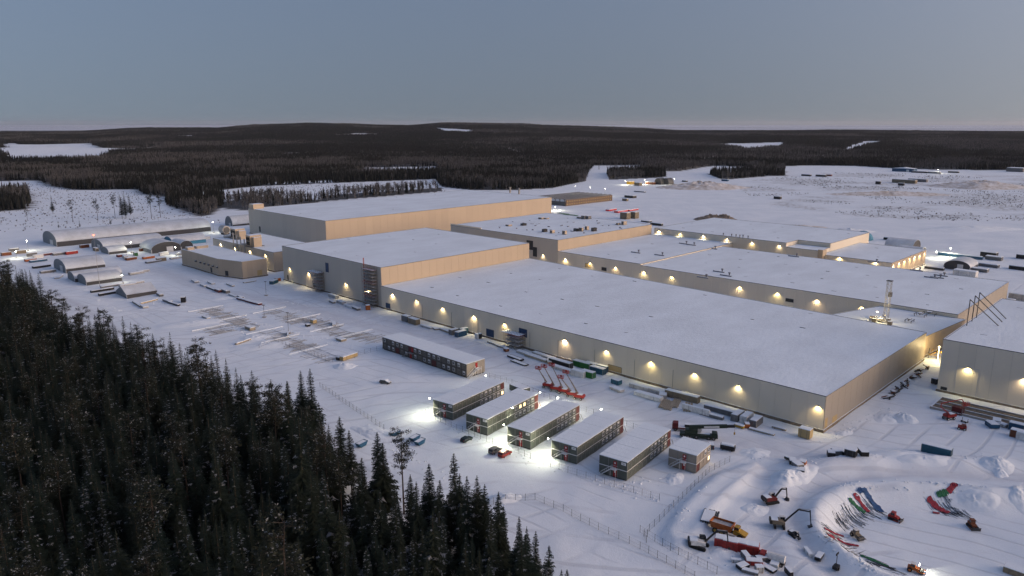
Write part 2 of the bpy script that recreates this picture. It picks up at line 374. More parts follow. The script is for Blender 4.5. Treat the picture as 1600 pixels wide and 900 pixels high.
mat('plinth', (0.20, 0.16, 0.115), 0.9, var=0.35, scale=0.6); mat('door_blue', (0.018, 0.045, 0.11), 0.5); mat('door_dark', (0.03, 0.032, 0.035), 0.5)
mat('door_tan', (0.42, 0.31, 0.15), 0.7, var=0.1, scale=1); mat('hatch', (0.17, 0.18, 0.20), 0.6); mat('steel_dark', (0.06, 0.062, 0.066), 0.5, metal=0.3)
mat('steel', (0.34, 0.34, 0.34), 0.5, metal=0.5, var=0.1); mat('concrete', (0.33, 0.31, 0.28), 0.9, var=0.15, scale=0.8)
mat('lamp_glow', (1, 0.9, 0.6), 0.5, emit=(1.0, 0.80, 0.42), estr=14); mat('flood_glow', (1, 1, 0.9), 0.5, emit=(1.0, 0.97, 0.80), estr=45)
mat('red_lamp', (1, 0.1, 0.05), 0.5, emit=(1.0, 0.08, 0.03), estr=12)
mat('lamp_case', (0.05, 0.05, 0.05), 0.5)

def add_light(parent, loc, energy, kind='SPOT', color=(1.0, 0.76, 0.36), size=150, blend=0.7, radius=0.12, aim=(0, 0, -1)):
    ld = bpy.data.lights.new('lamp_light', kind); ld.energy = energy; ld.color = color; ld.shadow_soft_size = radius
    if kind == 'SPOT': ld.spot_size = R(size); ld.spot_blend = blend
    o = bpy.data.objects.new('lamp_light', ld); C.objects.link(o); o.parent = parent; o.location = loc
    o.rotation_euler = Vector(aim).to_track_quat('-Z', 'Y').to_euler(); return o
_lr = random.Random(12)
_lamp_me = MB().box((0, -0.5, 0.10), (0.7, 0.5, 0.16)).box((0, -0.2, 0.12), (0.1, 0.4, 0.1)).box((0, -0.05, 0.02), (0.24, 0.1, 0.5)).mesh('wall_lamp', 'lamp_case')
_lens_me = MB().box((0, -0.52, 0.0), (0.6, 0.4, 0.05)).mesh('lens', 'lamp_glow')
LAMP_W = 1700.0
def wall_lamp(parent, loc, rz, power=1.0):                    # local -y looks away from the wall
    o = link('wall_lamp', _lamp_me, parent, loc, rz); link('lens', _lens_me, o)
    add_light(o, (0, -0.85, -0.10), LAMP_W * power * _lr.uniform(0.6, 1.4), size=146, blend=1.0, aim=(0, 0.16, -1), color=(1.0, _lr.uniform(0.72, 0.82), _lr.uniform(0.34, 0.48))); return o
_panel = {}
def panel_mesh(m):
    if m not in _panel: _panel[m] = MB().box((0.5, -0.06, 0.5), (1, 0.12, 1)).mesh('wall_panel', m)
    return _panel[m]
_hatch_me = MB().box((0, 0, 0.22), (2.6, 1.0, 0.44), mi=0, top=1).mesh('roof_hatch', ['hatch', 'snow'])
_fan_me = MB().tube((0, 0, 0), (0, 0, 0.9), 0.28, 8).tube((0, 0, 0.9), (0, 0, 1.25), 0.5, 8, mi=1).mesh('roof_fan', ['hatch', 'hatch'])

def hall(name, label, uv, h, walls, pw=6.0, plinth=1.0, hatches=0, hseed=1, cat='hall', mats=None, roof_mat='roof_snow', trim='trim_dark'):
    """uv: corners counter-clockwise from (u0, v0); walls: indices of sides clad with separate panels (side k runs corner k -> k+1)."""
    u0, v0 = uv[0]; x0, y0 = UV(u0, v0)
    t = thing(name, label, cat, (x0, y0, 0), ANG_U)
    L = [(u - u0, v - v0) for u, v in uv]; n = len(L)
    cx, cy = sum(p[0] for p in L) / n, sum(p[1] for p in L) / n
    def inset(d):
        out = []
        for i in range(n):
            a, b, c = Vector(L[i - 1]), Vector(L[i]), Vector(L[(i + 1) % n])
            e1, e2 = (b - a).normalized(), (c - b).normalized(); n1, n2 = Vector((-e1.y, e1.x)), Vector((-e2.y, e2.x))
            k = (n1 + n2); k = k / max(0.3, k.dot(n1)); out.append(tuple(b + k * d))
        return out
    part('wall', MB().prism(inset(0.13), -1.0, h - 0.3), 'seal_dark', t)
    part('roof', MB().prism(inset(0.30), h - 0.3, h - 0.06), roof_mat, t)
    if plinth: part('plinth', MB().prism(inset(-0.45), -1.0, plinth, 0, 1), ['plinth', 'snow'], t)
    tr = MB()
    for k in range(n):
        a, b = Vector(L[k]), Vector(L[(k + 1) % n]); m = (a + b) / 2; d = b - a; ang = math.atan2(d.y, d.x)
        nx, ny = math.sin(ang), -math.cos(ang)
        tr.box((m.x + nx * -0.02, m.y + ny * -0.02, h - 0.08 + 0.002 * k), (d.length + 0.16, 0.34, 0.30 + 0.004 * k), ang, top=1)
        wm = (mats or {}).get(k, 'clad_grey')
        np_ = max(1, round(d.length / (pw if k in walls else 60))); w = d.length / np_
        for j in range(np_):
            p = a + d * (j / np_)
            link('wall_panel', panel_mesh(wm), t, (p.x, p.y, plinth * 0.9), ang, (w - 0.05, 1, h - 0.2 - plinth * 0.9))
    part('roof_edge', tr, [trim, 'snow'], t)
    rg = random.Random(hseed); bb = (min(p[0] for p in L), max(p[0] for p in L), min(p[1] for p in L), max(p[1] for p in L))
    k = 0; rows = max(1, int((bb[1] - bb[0]) / 26)); gap = 27
    pts = [(bb[0] + (r + 0.5) * (bb[1] - bb[0]) / rows + rg.uniform(-3, 3), bb[2] + gap * (c + 0.5 + 0.5 * (r % 2)) + rg.uniform(-4, 4)) for r in range(rows) for c in range(int((bb[3] - bb[2]) / gap))]
    rg.shuffle(pts)
    for px_, py_ in pts[:hatches]:
        if in_poly(px_, py_, inset(4)): link('roof_hatch', _hatch_me, t, (px_, py_, h - 0.12), R(90 + rg.uniform(-3, 3)), (rg.uniform(0.5, 1.0), rg.uniform(0.5, 0.9), rg.uniform(0.25, 0.7)))
    t['u0'], t['v0'], t['h'] = u0, v0, h
    return t
def loc_of(t, u, v, z): return (u - t['u0'], v - t['v0'], z)
def lamps_u(t, u, pix, power=1.0, z=None):                    # lamps on a wall facing -u
    for px, py in pix:
        v, zz = on_u(px, py, u); wall_lamp(t, loc_of(t, u - 0.02, v, z or zz), R(-90), power)
def door_u(t, u, px, py0, py1, w, m, name='door', z0=None):      # door on a wall facing -u: px of its centre, rows of top and bottom
    v, z1 = on_u(px, py0, u); _, zb = on_u(px, py1, u); zb = max(zb, 0.1) if z0 is None else z0
    d = part(name, MB().box((u - t['u0'] - 0.07, v - t['v0'], (z1 + zb) / 2), (0.18, w, z1 - zb)), m, t)
    part('door_frame', MB().box((u - t['u0'] - 0.05, v - t['v0'] - w / 2 - 0.1, (z1 + zb) / 2), (0.24, 0.2, z1 - zb + 0.2)).box((u - t['u0'] - 0.05, v - t['v0'] + w / 2 + 0.1, (z1 + zb) / 2), (0.24, 0.2, z1 - zb + 0.2)).box((u - t['u0'] - 0.05, v - t['v0'], z1 + 0.1), (0.23, w, 0.2)), 'trim_dark', d)
    return v, z1, zb
def door_v(t, v, px, py0, py1, w, m, name='door'):
    u, z1 = on_v(px, py0, v); _, zb = on_v(px, py1, v); zb = max(zb, 0.1)
    part(name, MB().box((u - t['u0'], v - t['v0'] - 0.07, (z1 + zb) / 2), (w, 0.18, z1 - zb)), m, t)

# ------------------------------------------------------------------ the factory halls
A = hall('factory_hall', 'longest low factory hall, wide snowy roof and lamp-lit grey wall facing the yard', [(249.2, 91.5), (361.5, 91.5), (375.5, 348), (249.2, 348)], 13.3, (0, 3), hatches=22, hseed=4, mats={0: 'clad_shade_dark'})
lamps_u(A, 249.2, [(614, 459), (651.5, 469), (692, 480), (741, 493), (789, 505), (883, 530), (948, 547), (1018, 565), (1086, 583), (1154, 602), (1279, 634)])
door_u(A, 249.2, 606.5, 474, 484, 4.0, 'door_blue'); door_u(A, 249.2, 766, 515, 530, 5.2, 'door_blue'); door_u(A, 249.2, 817.5, 514, 526, 5.0, 'door_blue')
door_u(A, 249.2, 961, 572, 585, 7.0, 'door_tan')
door_v(A, 91.5, 1291, 653, 671, 2.2, 'door_tan'); door_v(A, 91.5, 1304, 649, 662, 4.2, 'door_tan')
for i, px in enumerate((650, 700, 745, 790, 835, 884, 948, 1018, 1086)):
    v, z = on_u(px, 0, 249.2)
    part('downpipe', MB().tube((-0.22, v - 91.5 + 1.4, 1.0), (-0.22, v - 91.5 + 1.4, 8.6), 0.07, 6), 'trim_dark', A)
B = hall('factory_hall', 'tall square factory hall with two scaffold towers on its grey wall', [(249.6, 348.15), (375, 348.15), (375, 460.5), (249.6, 460.5)], 24.0, (0, 3), hatches=10, hseed=9, mats={0: 'clad_light', 3: 'clad_shade_mid'})
lamps_u(B, 249.6, [(453, 418), (482.5, 426), (541, 442), (577, 451.5)])
door_u(B, 249.6, 511, 411, 425, 3.4, 'door_blue'); door_u(B, 249.6, 492, 443, 452, 4.0, 'door_dark'); door_u(B, 249.6, 450, 430, 438, 1.4, 'door_dark')
Cc = hall('factory_hall', 'tallest far factory hall with a long peach-lit side wall', [(340, 551), (630, 551), (630, 688), (340, 688)], 24.5, (0, 3), pw=8, hatches=9, hseed=3, mats={0: 'clad_light', 3: 'clad_shade_mid'})
part('roof_cabin', MB().box((6, 132, 26.6), (11, 8.5, 4.6), top=1), ['clad_light', 'snow'], Cc)
door_u(Cc, 340, 406, 354, 362, 3, 'door_dark')
for px, py in ((797, 290), (811, 292)):
    u, v = to_uv(*G(px, py + 11, 24.5)); part('chimney', MB().tube(loc_of(Cc, u, v, 24.3), loc_of(Cc, u, v, 30.5), 1.1, 10).tube(loc_of(Cc, u, v, 30.5), loc_of(Cc, u, v, 31.2), 1.4, 10), 'concrete', Cc)
D = hall('factory_hall', 'mid factory hall whose snowy roof is strewn with equipment and packs', [(413, 354.5), (535, 354.5), (535, 474), (413, 474)], 21.2, (0, 3), hatches=6, hseed=5, mats={0: 'clad_light', 3: 'clad_shade_mid'})
lamps_u(D, 413, [(849, 398)]); door_u(D, 413, 828, 376, 390, 6.5, 'door_dark'); door_u(D, 413, 836, 401, 405, 4, 'door_dark', z0=13.4)
part('roof_parapet', MB().box((-0.0 + 0.4, 101, 21.75), (0.8, 37, 1.3)), 'clad_grey', D)
E_ = hall('factory_hall', 'low factory hall between the equipment-strewn roof and the widest rear roof', [(413, 281.2), (540, 281.2), (540, 354.35), (413, 354.35)], 12.9, (3,), hatches=4, hseed=6)
lamps_u(E_, 413, [(884, 404), (922, 410), (962, 417)]); door_u(E_, 413, 919, 412, 418, 5, 'door_tan'); door_u(E_, 413, 944, 418, 423, 4, 'door_dark')
Fh = hall('factory_hall', 'wide rear factory hall reaching to the lattice hoist mast and yellow lit end', [(413, 91.5), (523, 91.5), (523, 281), (413, 281)], 12.0, (0, 3), hatches=30, hseed=8, mats={0: 'clad_shade_dark'})
lamps_u(Fh, 413, [(1006, 424), (1050, 431.5), (1156, 447.5), (1215, 457), (1277, 468), (1347, 479), (1412, 487)]); lamps_u(Fh, 413, [(1489, 500)], 2.2); door_u(Fh, 413, 1234, 467, 474, 4.5, 'door_dark', z0=4)
Gh = hall('factory_hall', 'rearmost long factory hall with a row of lamps above the wide roof', [(539.5, 238), (560, 238), (560, 213), (640, 213), (640, 354.5), (539.5, 354.5)], 17.7, (5, 0, 1, 2), pw=8, hatches=14, hseed=11)
lamps_u(Gh, 539.5, [(1030, 360), (1063, 364), (1099.5, 368), (1136, 373), (1175.5, 378), (1218, 383)])
for px in (1130, 1143, 1150, 1156, 1161, 1169):
    v, _ = on_u(px, 370, 541.5); link('roof_fan', _fan_me, Gh, loc_of(Gh, 541.5, v, 17.6), 0, (1.2, 1.2, 1.6))
Gl = hall('connecting_block', 'small lower block stepped in front of the rearmost hall corner', [(539.5, 213.2), (559.85, 213.2), (559.85, 237.85), (539.5, 237.85)], 14.6, (0, 3), cat='building')
part('stair_tower', MB().box((2.2, -1.8, 7.8), (7, 3.6, 15.6), top=1), ['clad_light', 'snow'], Gl)
G2 = hall('factory_hall', 'lowest rear hall whose end wall is washed by a row of lamps', [(543, 164), (620, 164), (620, 212.9), (543, 212.9)], 11.5, (0, 3), hatches=6, hseed=13, mats={0: 'clad_light'})
lamps_u(G2, 543, [(1312, 402), (1368, 408.5)])
for k in range(7): wall_lamp(G2, (4 + k * 11.5, -0.02, 9.6), 0, 1.6)
Rh = hall('factory_hall', 'big factory hall cut off by the right edge with a lamp high on its wall', [(322.5, -60), (420, -60), (420, 75.2), (322.5, 75.2)], 21.7, (2, 3), hatches=16, hseed=15)
lamps_u(Rh, 322.5, [(1513, 574), (1603, 591)], 1.6)
door_u(Rh, 322.5, 1475, 605, 614, 2.0, 'door_dark')
for px, py in ((1553, 578),):                                # big gate outline
    pass
gate = MB(); v0, _ = on_u(1492, 600, 322.5); v1, _ = on_u(1527, 600, 322.5)
gate.box((-0.16, v0 + 60, 6.4), (0.12, 0.2, 11)).box((-0.16, v1 + 60, 6.4), (0.12, 0.2, 11)).box((-0.165, (v0 + v1) / 2 + 60, 12.0), (0.12, v0 - v1 + 0.2, 0.2))
part('gate_frame', gate, 'trim_light', Rh)
Lk = hall('connecting_block', 'low link building with machinery on its roof beside the lattice mast', [(364, 93), (412.7, 88), (412.7, 128), (367.5, 142)], 10.2, (0, 3), cat='building', mats={0: 'clad_light'})
J = hall('plant_building', 'small cream building with bent roof and a row of wall vents', [(231.5, 484), (249.6, 484), (249.6, 566), (224, 566), (225.2, 545), (225, 507)], 12.4, (0, 3, 4, 5), pw=4, cat='building', mats={0: 'clad_light', 3: 'clad_light', 4: 'clad_light', 5: 'clad_light'}, trim='trim_light')
part('yellow_door', MB().box((12.5, -0.08, 2.6), (3.6, 0.18, 4.4)), 'door_tan', J)
part('roof_cabin', MB().box((-3.5, 76, 13.3), (5, 5, 2.2), top=1), ['clad_light', 'snow'], J); part('roof_cabin', MB().box((6.0, 78, 13.3), (9, 5, 2.0), top=1), ['clad_light', 'snow'], J)
def side_pt(a, b, f): return (a[0] + (b[0] - a[0]) * f - 231.5, a[1] + (b[1] - a[1]) * f - 484)
for f in (0.02, 0.2, 0.38, 0.56, 0.74, 0.95):
    x_, y_ = side_pt((225, 507), (225.1, 545), f); part('wall_vent', MB().box((x_ - 0.55, y_, 6.2), (1.1, 1.5, 1.1), mi=0, top=1), ['trim_dark', 'snow'], J)
for f, w in ((0.3, 2.6),): x_, y_ = side_pt((225, 507), (225.1, 545), f); part('door', MB().box((x_ - 0.1, y_, 2.7), (0.22, w, 4.0)), 'door_dark', J)
x_, y_ = side_pt((225, 507), (231.5, 484), 0.35); part('door', MB().box((x_ - 0.12, y_, 2.6), (0.24, 3.0, 3.8), rz=R(16)), 'door_dark', J)
K = hall('plant_building', 'grey plant building behind the cream one carrying air machinery on its roof', [(259.5, 492), (300, 492), (300, 590), (259.5, 590)], 14.4, (0, 3), cat='building', mats={0: 'clad_shade_dark', 3: 'clad_shade_mid'})
lamps_u(K, 259.5, [(345, 380), (367, 386.5), (391, 391.5), (415, 397.5)], 1.2)

# ------------------------------------------------------------------ trees
def needle_mat(name, c1, c2, snow=0.0):
    m = mat(name, c1, 0.85, spec=0.1); n, l = m.node_tree.nodes, m.node_tree.links; b = n['Principled BSDF']
    oi = n.new('ShaderNodeObjectInfo'); mx = n.new('ShaderNodeMixRGB'); mx.inputs[1].default_value = (*c1, 1); mx.inputs[2].default_value = (*c2, 1)
    l.new(oi.outputs['Random'], mx.inputs[0]); l.new(mx.outputs[0], b.inputs['Base Color']); return m
needle_mat('needles', (0.012, 0.021, 0.016), (0.021, 0.027, 0.018)); needle_mat('pine_needles', (0.018, 0.024, 0.019), (0.026, 0.029, 0.021))
mat('twig_snow', (0.21, 0.225, 0.24), 0.8); mat('bark', (0.065, 0.048, 0.036), 0.9, var=0.3, scale=2); mat('pine_bark', (0.05, 0.038, 0.03), 0.9, var=0.3, scale=1)
needle_mat('far_needles', (0.010, 0.013, 0.012), (0.020, 0.020, 0.018)); needle_mat('birch_twigs', (0.062, 0.061, 0.062), (0.115, 0.112, 0.112)); mat('birch_bark', (0.34, 0.32, 0.30), 0.8)

def spruce(h, seed, snow=0.16, rad=None, whorls=None, lean=1.0):
    rg = random.Random(seed); cr, tk = MB(), MB()
    Rm = rad or h * rg.uniform(0.14, 0.185); n = whorls or int(h * 2.5)
    tk.tube((0, 0, -1.5), (0, 0, h * 0.55), 0.20 * h / 20, 6, r2=0.12 * h / 20).tube((0, 0, h * 0.55), (0, 0, h * 0.985), 0.12 * h / 20, 5, r2=0.015)
    base = h * rg.uniform(0.08, 0.2)
    for k in range(n):
        t = (k + rg.random() * 0.6) / n; z = base + (h - base) * t
        r = Rm * ((1 - t) ** 0.82 * (0.78 + 0.22 * math.sin(9 * t + seed)) + 0.02) * min(1.0, 0.55 + 3 * t)
        nb = max(4, int(9 - 4 * t)); off = rg.random() * 6.28
        for j in range(nb):
            if rg.random() < 0.10: continue
            a = off + 6.283 * j / nb + rg.uniform(-0.25, 0.25); Lb = r * rg.uniform(0.65, 1.15); ca, sa = math.cos(a), math.sin(a)
            dr = rg.uniform(0.25, 0.55) * (1 - 0.75 * t); w = Lb * 0.34 + 0.16; sn = rg.random() < snow
            def pt(f, side=0.0, dz=0.0):
                rr = Lb * f; zz = z - dr * Lb * (f ** 0.8) + 0.16 * Lb * f * f + dz
                return (ca * rr - sa * side, sa * rr + ca * side, zz)
            S = 5 if Lb > 1.2 else 3
            for i in range(S):
                f0, f1 = i / S, (i + 1) / S; ww = w * (0.45 + 0.9 * f0 if f0 < 0.6 else 1.5 - f0) * rg.uniform(0.7, 1.25)
                for sgn in (-1, 1):
                    ii = len(cr.v); cr.v += [pt(f0), pt(f1 * 0.98 + 0.02), pt(min(1.08, f1 + 0.10), sgn * ww, -0.12 * Lb * rg.uniform(0.4, 1.5))]
                    cr.face((ii, ii + 1, ii + 2) if sgn < 0 else (ii + 1, ii, ii + 2), 1 if sn and rg.random() < 0.75 and f0 > 0.3 else 0)
    for j in range(3): cr.poly([(0, 0, h), (0.14 * math.cos(j * 2.1), 0.14 * math.sin(j * 2.1), h - 1.0), (0.14 * math.cos(j * 2.1 + 1.2), 0.14 * math.sin(j * 2.1 + 1.2), h - 1.1)])
    return tk, cr
def pine(h, seed, crown=0.55):
    rg = random.Random(seed); cr, tk = MB(), MB()
    p = [Vector((0, 0, -1.5))] + [Vector((rg.uniform(-0.2, 0.2), rg.uniform(-0.2, 0.2), h * f)) for f in (0.3, 0.6, 0.8, 0.97)]
    for i in range(4): tk.tube(p[i], p[i + 1], 0.24 * (1 - 0.22 * i) * h / 22, 6, r2=0.24 * (1 - 0.22 * (i + 1)) * h / 22)
    for k in range(34):
        t = rg.random() ** 0.8; z = h * (1 - crown) + h * crown * t; L = h * 0.095 * (0.35 + 1.0 * math.sin(math.pi * min(1, 0.15 + 0.8 * (1 - t))) ** 0.7) * rg.uniform(0.6, 1.15)
        if rg.random() < 0.25: L *= 0.6
        a = rg.random() * 6.283; end = Vector((math.cos(a) * L, math.sin(a) * L, z + L * rg.uniform(0.0, 0.45)))
        tk.tube((0, 0, z), end, 0.045, 4, r2=0.015)
        for c in range(3):
            q = Vector((0, 0, z)).lerp(end, rg.uniform(0.45, 1.05)); s = L * rg.uniform(0.22, 0.4) + 0.25
            for i in range(34):
                d = Vector((rg.gauss(0, 1), rg.gauss(0, 1), rg.gauss(0, 0.55))).normalized() * s * rg.uniform(0.3, 1); e = q + d
                o = Vector((rg.gauss(0, 1), rg.gauss(0, 1), rg.gauss(0, 0.6))).normalized() * s * 0.20; o2 = Vector((rg.gauss(0, 1), rg.gauss(0, 1), rg.gauss(0, 0.6))).normalized() * s * 0.15
                cr.poly([e + o, e - o * 0.4 + o2, e - o * 0.6 - o2], 1 if d.z > 0 and rg.random() < 0.10 else 0)
    return tk, cr
def join(*mbs):
    o = MB()
    for mb, mo in mbs:
        i = len(o.v); o.v += mb.v; o.f += [tuple(i + k for k in f) for f in mb.f]; o.m += [m + mo for m in mb.m]
    return o
SPR = [spruce(h, 100 + i, snow=s) for i, (h, s) in enumerate([(22, .02), (24, .03), (20, .02), (23, .13), (18, .05), (25, .02), (21, .19), (15, .08)])]
SPR_H = [22, 24, 20, 23, 18, 25, 21, 15]
SPR_ME = [(a.mesh('trunk', 'bark'), b.mesh('crown', ['needles', 'twig_snow'])) for a, b in SPR]
PIN = [pine(h, 200 + i, c) for i, (h, c) in enumerate([(24, .5), (22, .6), (25, .45)])]; PIN_H = [24, 22, 25]
PIN_ME = [(a.mesh('trunk', 'pine_bark'), b.mesh('crown', ['pine_needles', 'twig_snow'])) for a, b in PIN]
protos = bpy.data.collections.new('tree_prototypes')
def proto(coll, name, me): o = bpy.data.objects.new(name, me); coll.objects.link(o); return o
for i, (a, b) in enumerate(SPR): proto(protos, f'tree_{i:02d}', join((a, 0), (b, 1)).mesh('wood_tree', ['bark', 'needles', 'twig_snow']))
for i, (a, b) in enumerate(PIN): proto(protos, f'tree_{8 + i:02d}', join((a, 0), (b, 1)).mesh('wood_tree', ['pine_bark', 'pine_needles', 'twig_snow']))
def scatter(name, rows, coll, label, cat=None):
    """rows: (x, y, z, rot, scale, index)"""
    r = np.array(rows, float); me = bpy.data.meshes.new(name); me.vertices.add(len(r)); me.vertices.foreach_set('co', r[:, :3].ravel())
    for nm, ty, col in (('rot', 'FLOAT', 3), ('scl', 'FLOAT', 4), ('idx', 'INT', 5)):
        at = me.attributes.new(nm, ty, 'POINT'); at.data.foreach_set('value', r[:, col].astype(np.int32) if ty == 'INT' else r[:, col])
    o = link(name, me); o['kind'] = 'stuff'; o['label'] = label
    ng = bpy.data.node_groups.new(name + '_nodes', 'GeometryNodeTree')
    ng.interface.new_socket('Geometry', in_out='INPUT', socket_type='NodeSocketGeometry'); ng.interface.new_socket('Geometry', in_out='OUTPUT', socket_type='NodeSocketGeometry')
    N, Lk_ = ng.nodes, ng.links; gi, go = N.new('NodeGroupInput'), N.new('NodeGroupOutput')
    ci = N.new('GeometryNodeCollectionInfo'); ci.inputs['Collection'].default_value = coll; ci.inputs['Separate Children'].default_value = True; ci.inputs['Reset Children'].default_value = True
    ip = N.new('GeometryNodeInstanceOnPoints'); ip.inputs['Pick Instance'].default_value = True
    def na(nm, ty): a = N.new('GeometryNodeInputNamedAttribute'); a.data_type = ty; a.inputs['Name'].default_value = nm; return a.outputs['Attribute']
    cx = N.new('ShaderNodeCombineXYZ'); Lk_.new(na('rot', 'FLOAT'), cx.inputs['Z'])
    Lk_.new(gi.outputs[0], ip.inputs['Points']); Lk_.new(ci.outputs[0], ip.inputs['Instance']); Lk_.new(na('idx', 'INT'), ip.inputs['Instance Index'])
    Lk_.new(cx.outputs[0], ip.inputs['Rotation']); Lk_.new(na('scl', 'FLOAT'), ip.inputs['Scale']); Lk_.new(ip.outputs[0], go.inputs[0])
    md = o.modifiers.new('scatter', 'NODES'); md.node_group = ng
    return o
def tree_thing(kind, var, x, y, sc_, rz, label, group=None):
    me = (SPR_ME if kind == 'spruce_tree' else PIN_ME)[var]
    t = thing(kind, label, 'tree', (x, y, gz(x, y)), rz, group); t.scale = (sc_ * (0.92 + 0.16 * random.random()), sc_, sc_)
    link('trunk', me[0], t); link('crown', me[1], t); return t

# the wood in the lower left: jittered grid, the trees that show largest are things of their own
rg = random.Random(21); cand = []
step = 5.2
for iy in range(int(118 / step), int(470 / step)):
    for ix in range(int(-300 / step), int(60 / step)):
        x, y = ix * step + rg.uniform(-2.1, 2.1), iy * step + rg.uniform(-2.1, 2.1)
        a = x / max(y, 1)
        if a < -0.86: continue
        if not in_poly(x, y, NEAR_G): continue
        if np_dist(np.array([x]), np.array([y]), PATH)[0] < 3.5 and y < 260: continue
        cand.append((x, y))
ca = np.array(cand); ed = np_dist(ca[:, 0], ca[:, 1], NEAR_G)
print('wood trees', len(cand))
rows, singles = [], []
for (x, y), e in zip(cand, ed):
    px, py = PR(x, y, 20)
    kind = 'pine_tree' if rg.random() < (0.12 if e < 14 else 0.08) else 'spruce_tree'
    if px > 540: kind = 'spruce_tree'
    var = rg.randrange(3 if kind == 'pine_tree' else 8); s = rg.uniform(0.90, 1.28) * (0.9 if e < 6 else 1.0) * (1 + 0.25 * (rg.random() < 0.05))
    if px > 540: s *= 0.78
    H_ = (PIN_H if kind == 'pine_tree' else SPR_H)[var]
    if H_ * s < 16 and e > 10: s *= 1.25
    vis = (H_ * s) / math.hypot(x, y) * (1.9 if e < 9 else 1.0) * (1 if -40 < px < 1640 and py < 905 else 0)
    singles.append((vis, kind, var, x, y, s, rg.uniform(0, 6.28)))
singles.sort(key=lambda q: -q[0])
def wood_label(kind, px, py):
    k = 'spruce' if kind == 'spruce_tree' else 'pine with bare lower trunk'
    zone = 'at the far upper tip of the wood' if py < 520 else 'along the yard edge of the wood' if px > 330 and py < 720 else 'in the middle of the lower left wood' if py < 720 else 'deep in the bottom left corner of the wood' if px < 300 else 'in the thick of the wood near the bottom edge'
    return f'dark {k} {zone}'
for q in singles[:270]:
    px, py = PR(q[3], q[4], 20)
    tree_thing(q[1], q[2], q[3], q[4], q[5], q[6], wood_label(q[1], px, py), 'conifers of the lower left wood')
rows = [(q[3], q[4], gz(q[3], q[4]), q[6], q[5], q[2] + (8 if q[1] == 'pine_tree' else 0)) for q in singles[270:]]
scatter('conifer_wood', rows, protos, 'dense dark snow-dusted conifers of the lower left wood')
# single trees standing free in front of the wood: (kind, variant, column of the stem, row of the top, height, label)
FREE = [('pine_tree', 0, 627, 671, 25, 'tall bare-stemmed pine standing free in front of the snowy lane'), ('spruce_tree', 1, 589, 675, 24, 'tallest spruce of the pair left of the bare pine'), ('spruce_tree', 5, 598, 692, 23, 'shorter spruce of the pair left of the bare pine'),
        ('spruce_tree', 0, 709, 707, 25, 'narrow pointed spruce tallest in the central clump'), ('spruce_tree', 6, 670, 724, 23, 'spruce just right of the bare pine'), ('spruce_tree', 3, 745, 742, 24, 'slim spruce between the two pointed ones at bottom centre'), ('spruce_tree', 2, 779, 768, 23, 'last slim spruce by the bend of the wire fence'),
        ('spruce_tree', 4, 821, 834, 20, 'blunt topped young spruce at bottom centre'), ('spruce_tree', 7, 858, 852, 19, 'broad rightmost spruce at the bottom edge'), ('spruce_tree', 2, 641, 742, 22, 'spruce hugging the stem of the bare pine'), ('spruce_tree', 0, 565, 715, 22, 'spruce leaning on the left of the spruce pair'),
        ('spruce_tree', 4, 687, 748, 20, 'short spruce filling the central clump'), ('spruce_tree', 3, 718, 738, 22, 'spruce behind the narrow pointed one'), ('spruce_tree', 5, 469, 578, 24, 'left one of two slender spruces above the dark slope'), ('spruce_tree', 0, 484, 575, 26, 'right one of two slender spruces above the dark slope'),
        ('spruce_tree', 1, 530, 650, 22, 'spruce at the foot of the wood beside the snowy lane'), ('spruce_tree', 6, 545, 672, 20, 'snow dusted spruce beside the snowy lane'), ('spruce_tree', 7, 886, 890, 14, 'tiny treetop at the very bottom edge')]
for kind, var, px, py, H_, lab in FREE:
    x, y = G(px, py, H_ ); s = H_ / (PIN_H if kind == 'pine_tree' else SPR_H)[var]
    t = tree_thing(kind, var, x, y, s, random.uniform(0, 6), lab)
    if kind == 'spruce_tree': t.scale = (s * 1.28, s * 1.28, s)

# ------------------------------------------------------------------ far woods
midc = bpy.data.collections.new('mid_tree_prototypes'); farc = bpy.data.collections.new('far_patch_prototypes')
def low_spruce(mb, x, y, h, r, rg, mi=0, z0=0.0):
    n = 6; lv = [(0.12, 1.0), (0.45, 0.62), (0.75, 0.3)]
    for i, (f, rr) in enumerate(lv):
        top = z0 + h * (lv[i + 1][0] + 0.16 if i < 2 else 1.0); zb = z0 + h * f; ii = len(mb.v); mb.v.append((x, y, top))
        for k in range(n):
            a = 6.283 * k / n + i; q = r * rr * rg.uniform(0.6, 1.25); mb.v.append((x + math.cos(a) * q, y + math.sin(a) * q, zb + h * rg.uniform(-0.06, 0.04)))
        for k in range(n): mb.face((ii, ii + 1 + k, ii + 1 + (k + 1) % n), mi)
def low_birch(mb, x, y, h, r, rg, mt=1, mc=2, z0=0.0, twigs=16):
    mb.tube((x, y, z0 - 0.5), (x, y, z0 + h * 0.8), 0.13, 3, mt, 0.04)
    for k in range(twigs):
        zb = z0 + h * rg.uniform(0.3, 0.8); a = rg.random() * 6.283; L = r * rg.uniform(0.5, 1.2); w = 0.22
        ex, ey, ez = x + math.cos(a) * L, y + math.sin(a) * L, zb + h * rg.uniform(0.1, 0.25)
        mb.poly([(x, y, zb), (ex - math.sin(a) * w, ey + math.cos(a) * w, ez), (ex + math.sin(a) * w, ey - math.cos(a) * w, ez + 0.8)], mc)
FM = ['far_needles', 'birch_bark', 'birch_twigs']
rg = random.Random(5)
for i in range(6):
    mb = MB(); h = rg.uniform(13, 20)
    if i < 4: mb.tube((0, 0, -1), (0, 0, 4), 0.2, 4, 0); low_spruce(mb, 0, 0, h, h * 0.13, rg)
    else: low_birch(mb, 0, 0, h * 0.85, 2.2, rg, twigs=40)
    proto(midc, f'mid_{i:02d}', mb.mesh('far_tree', FM))
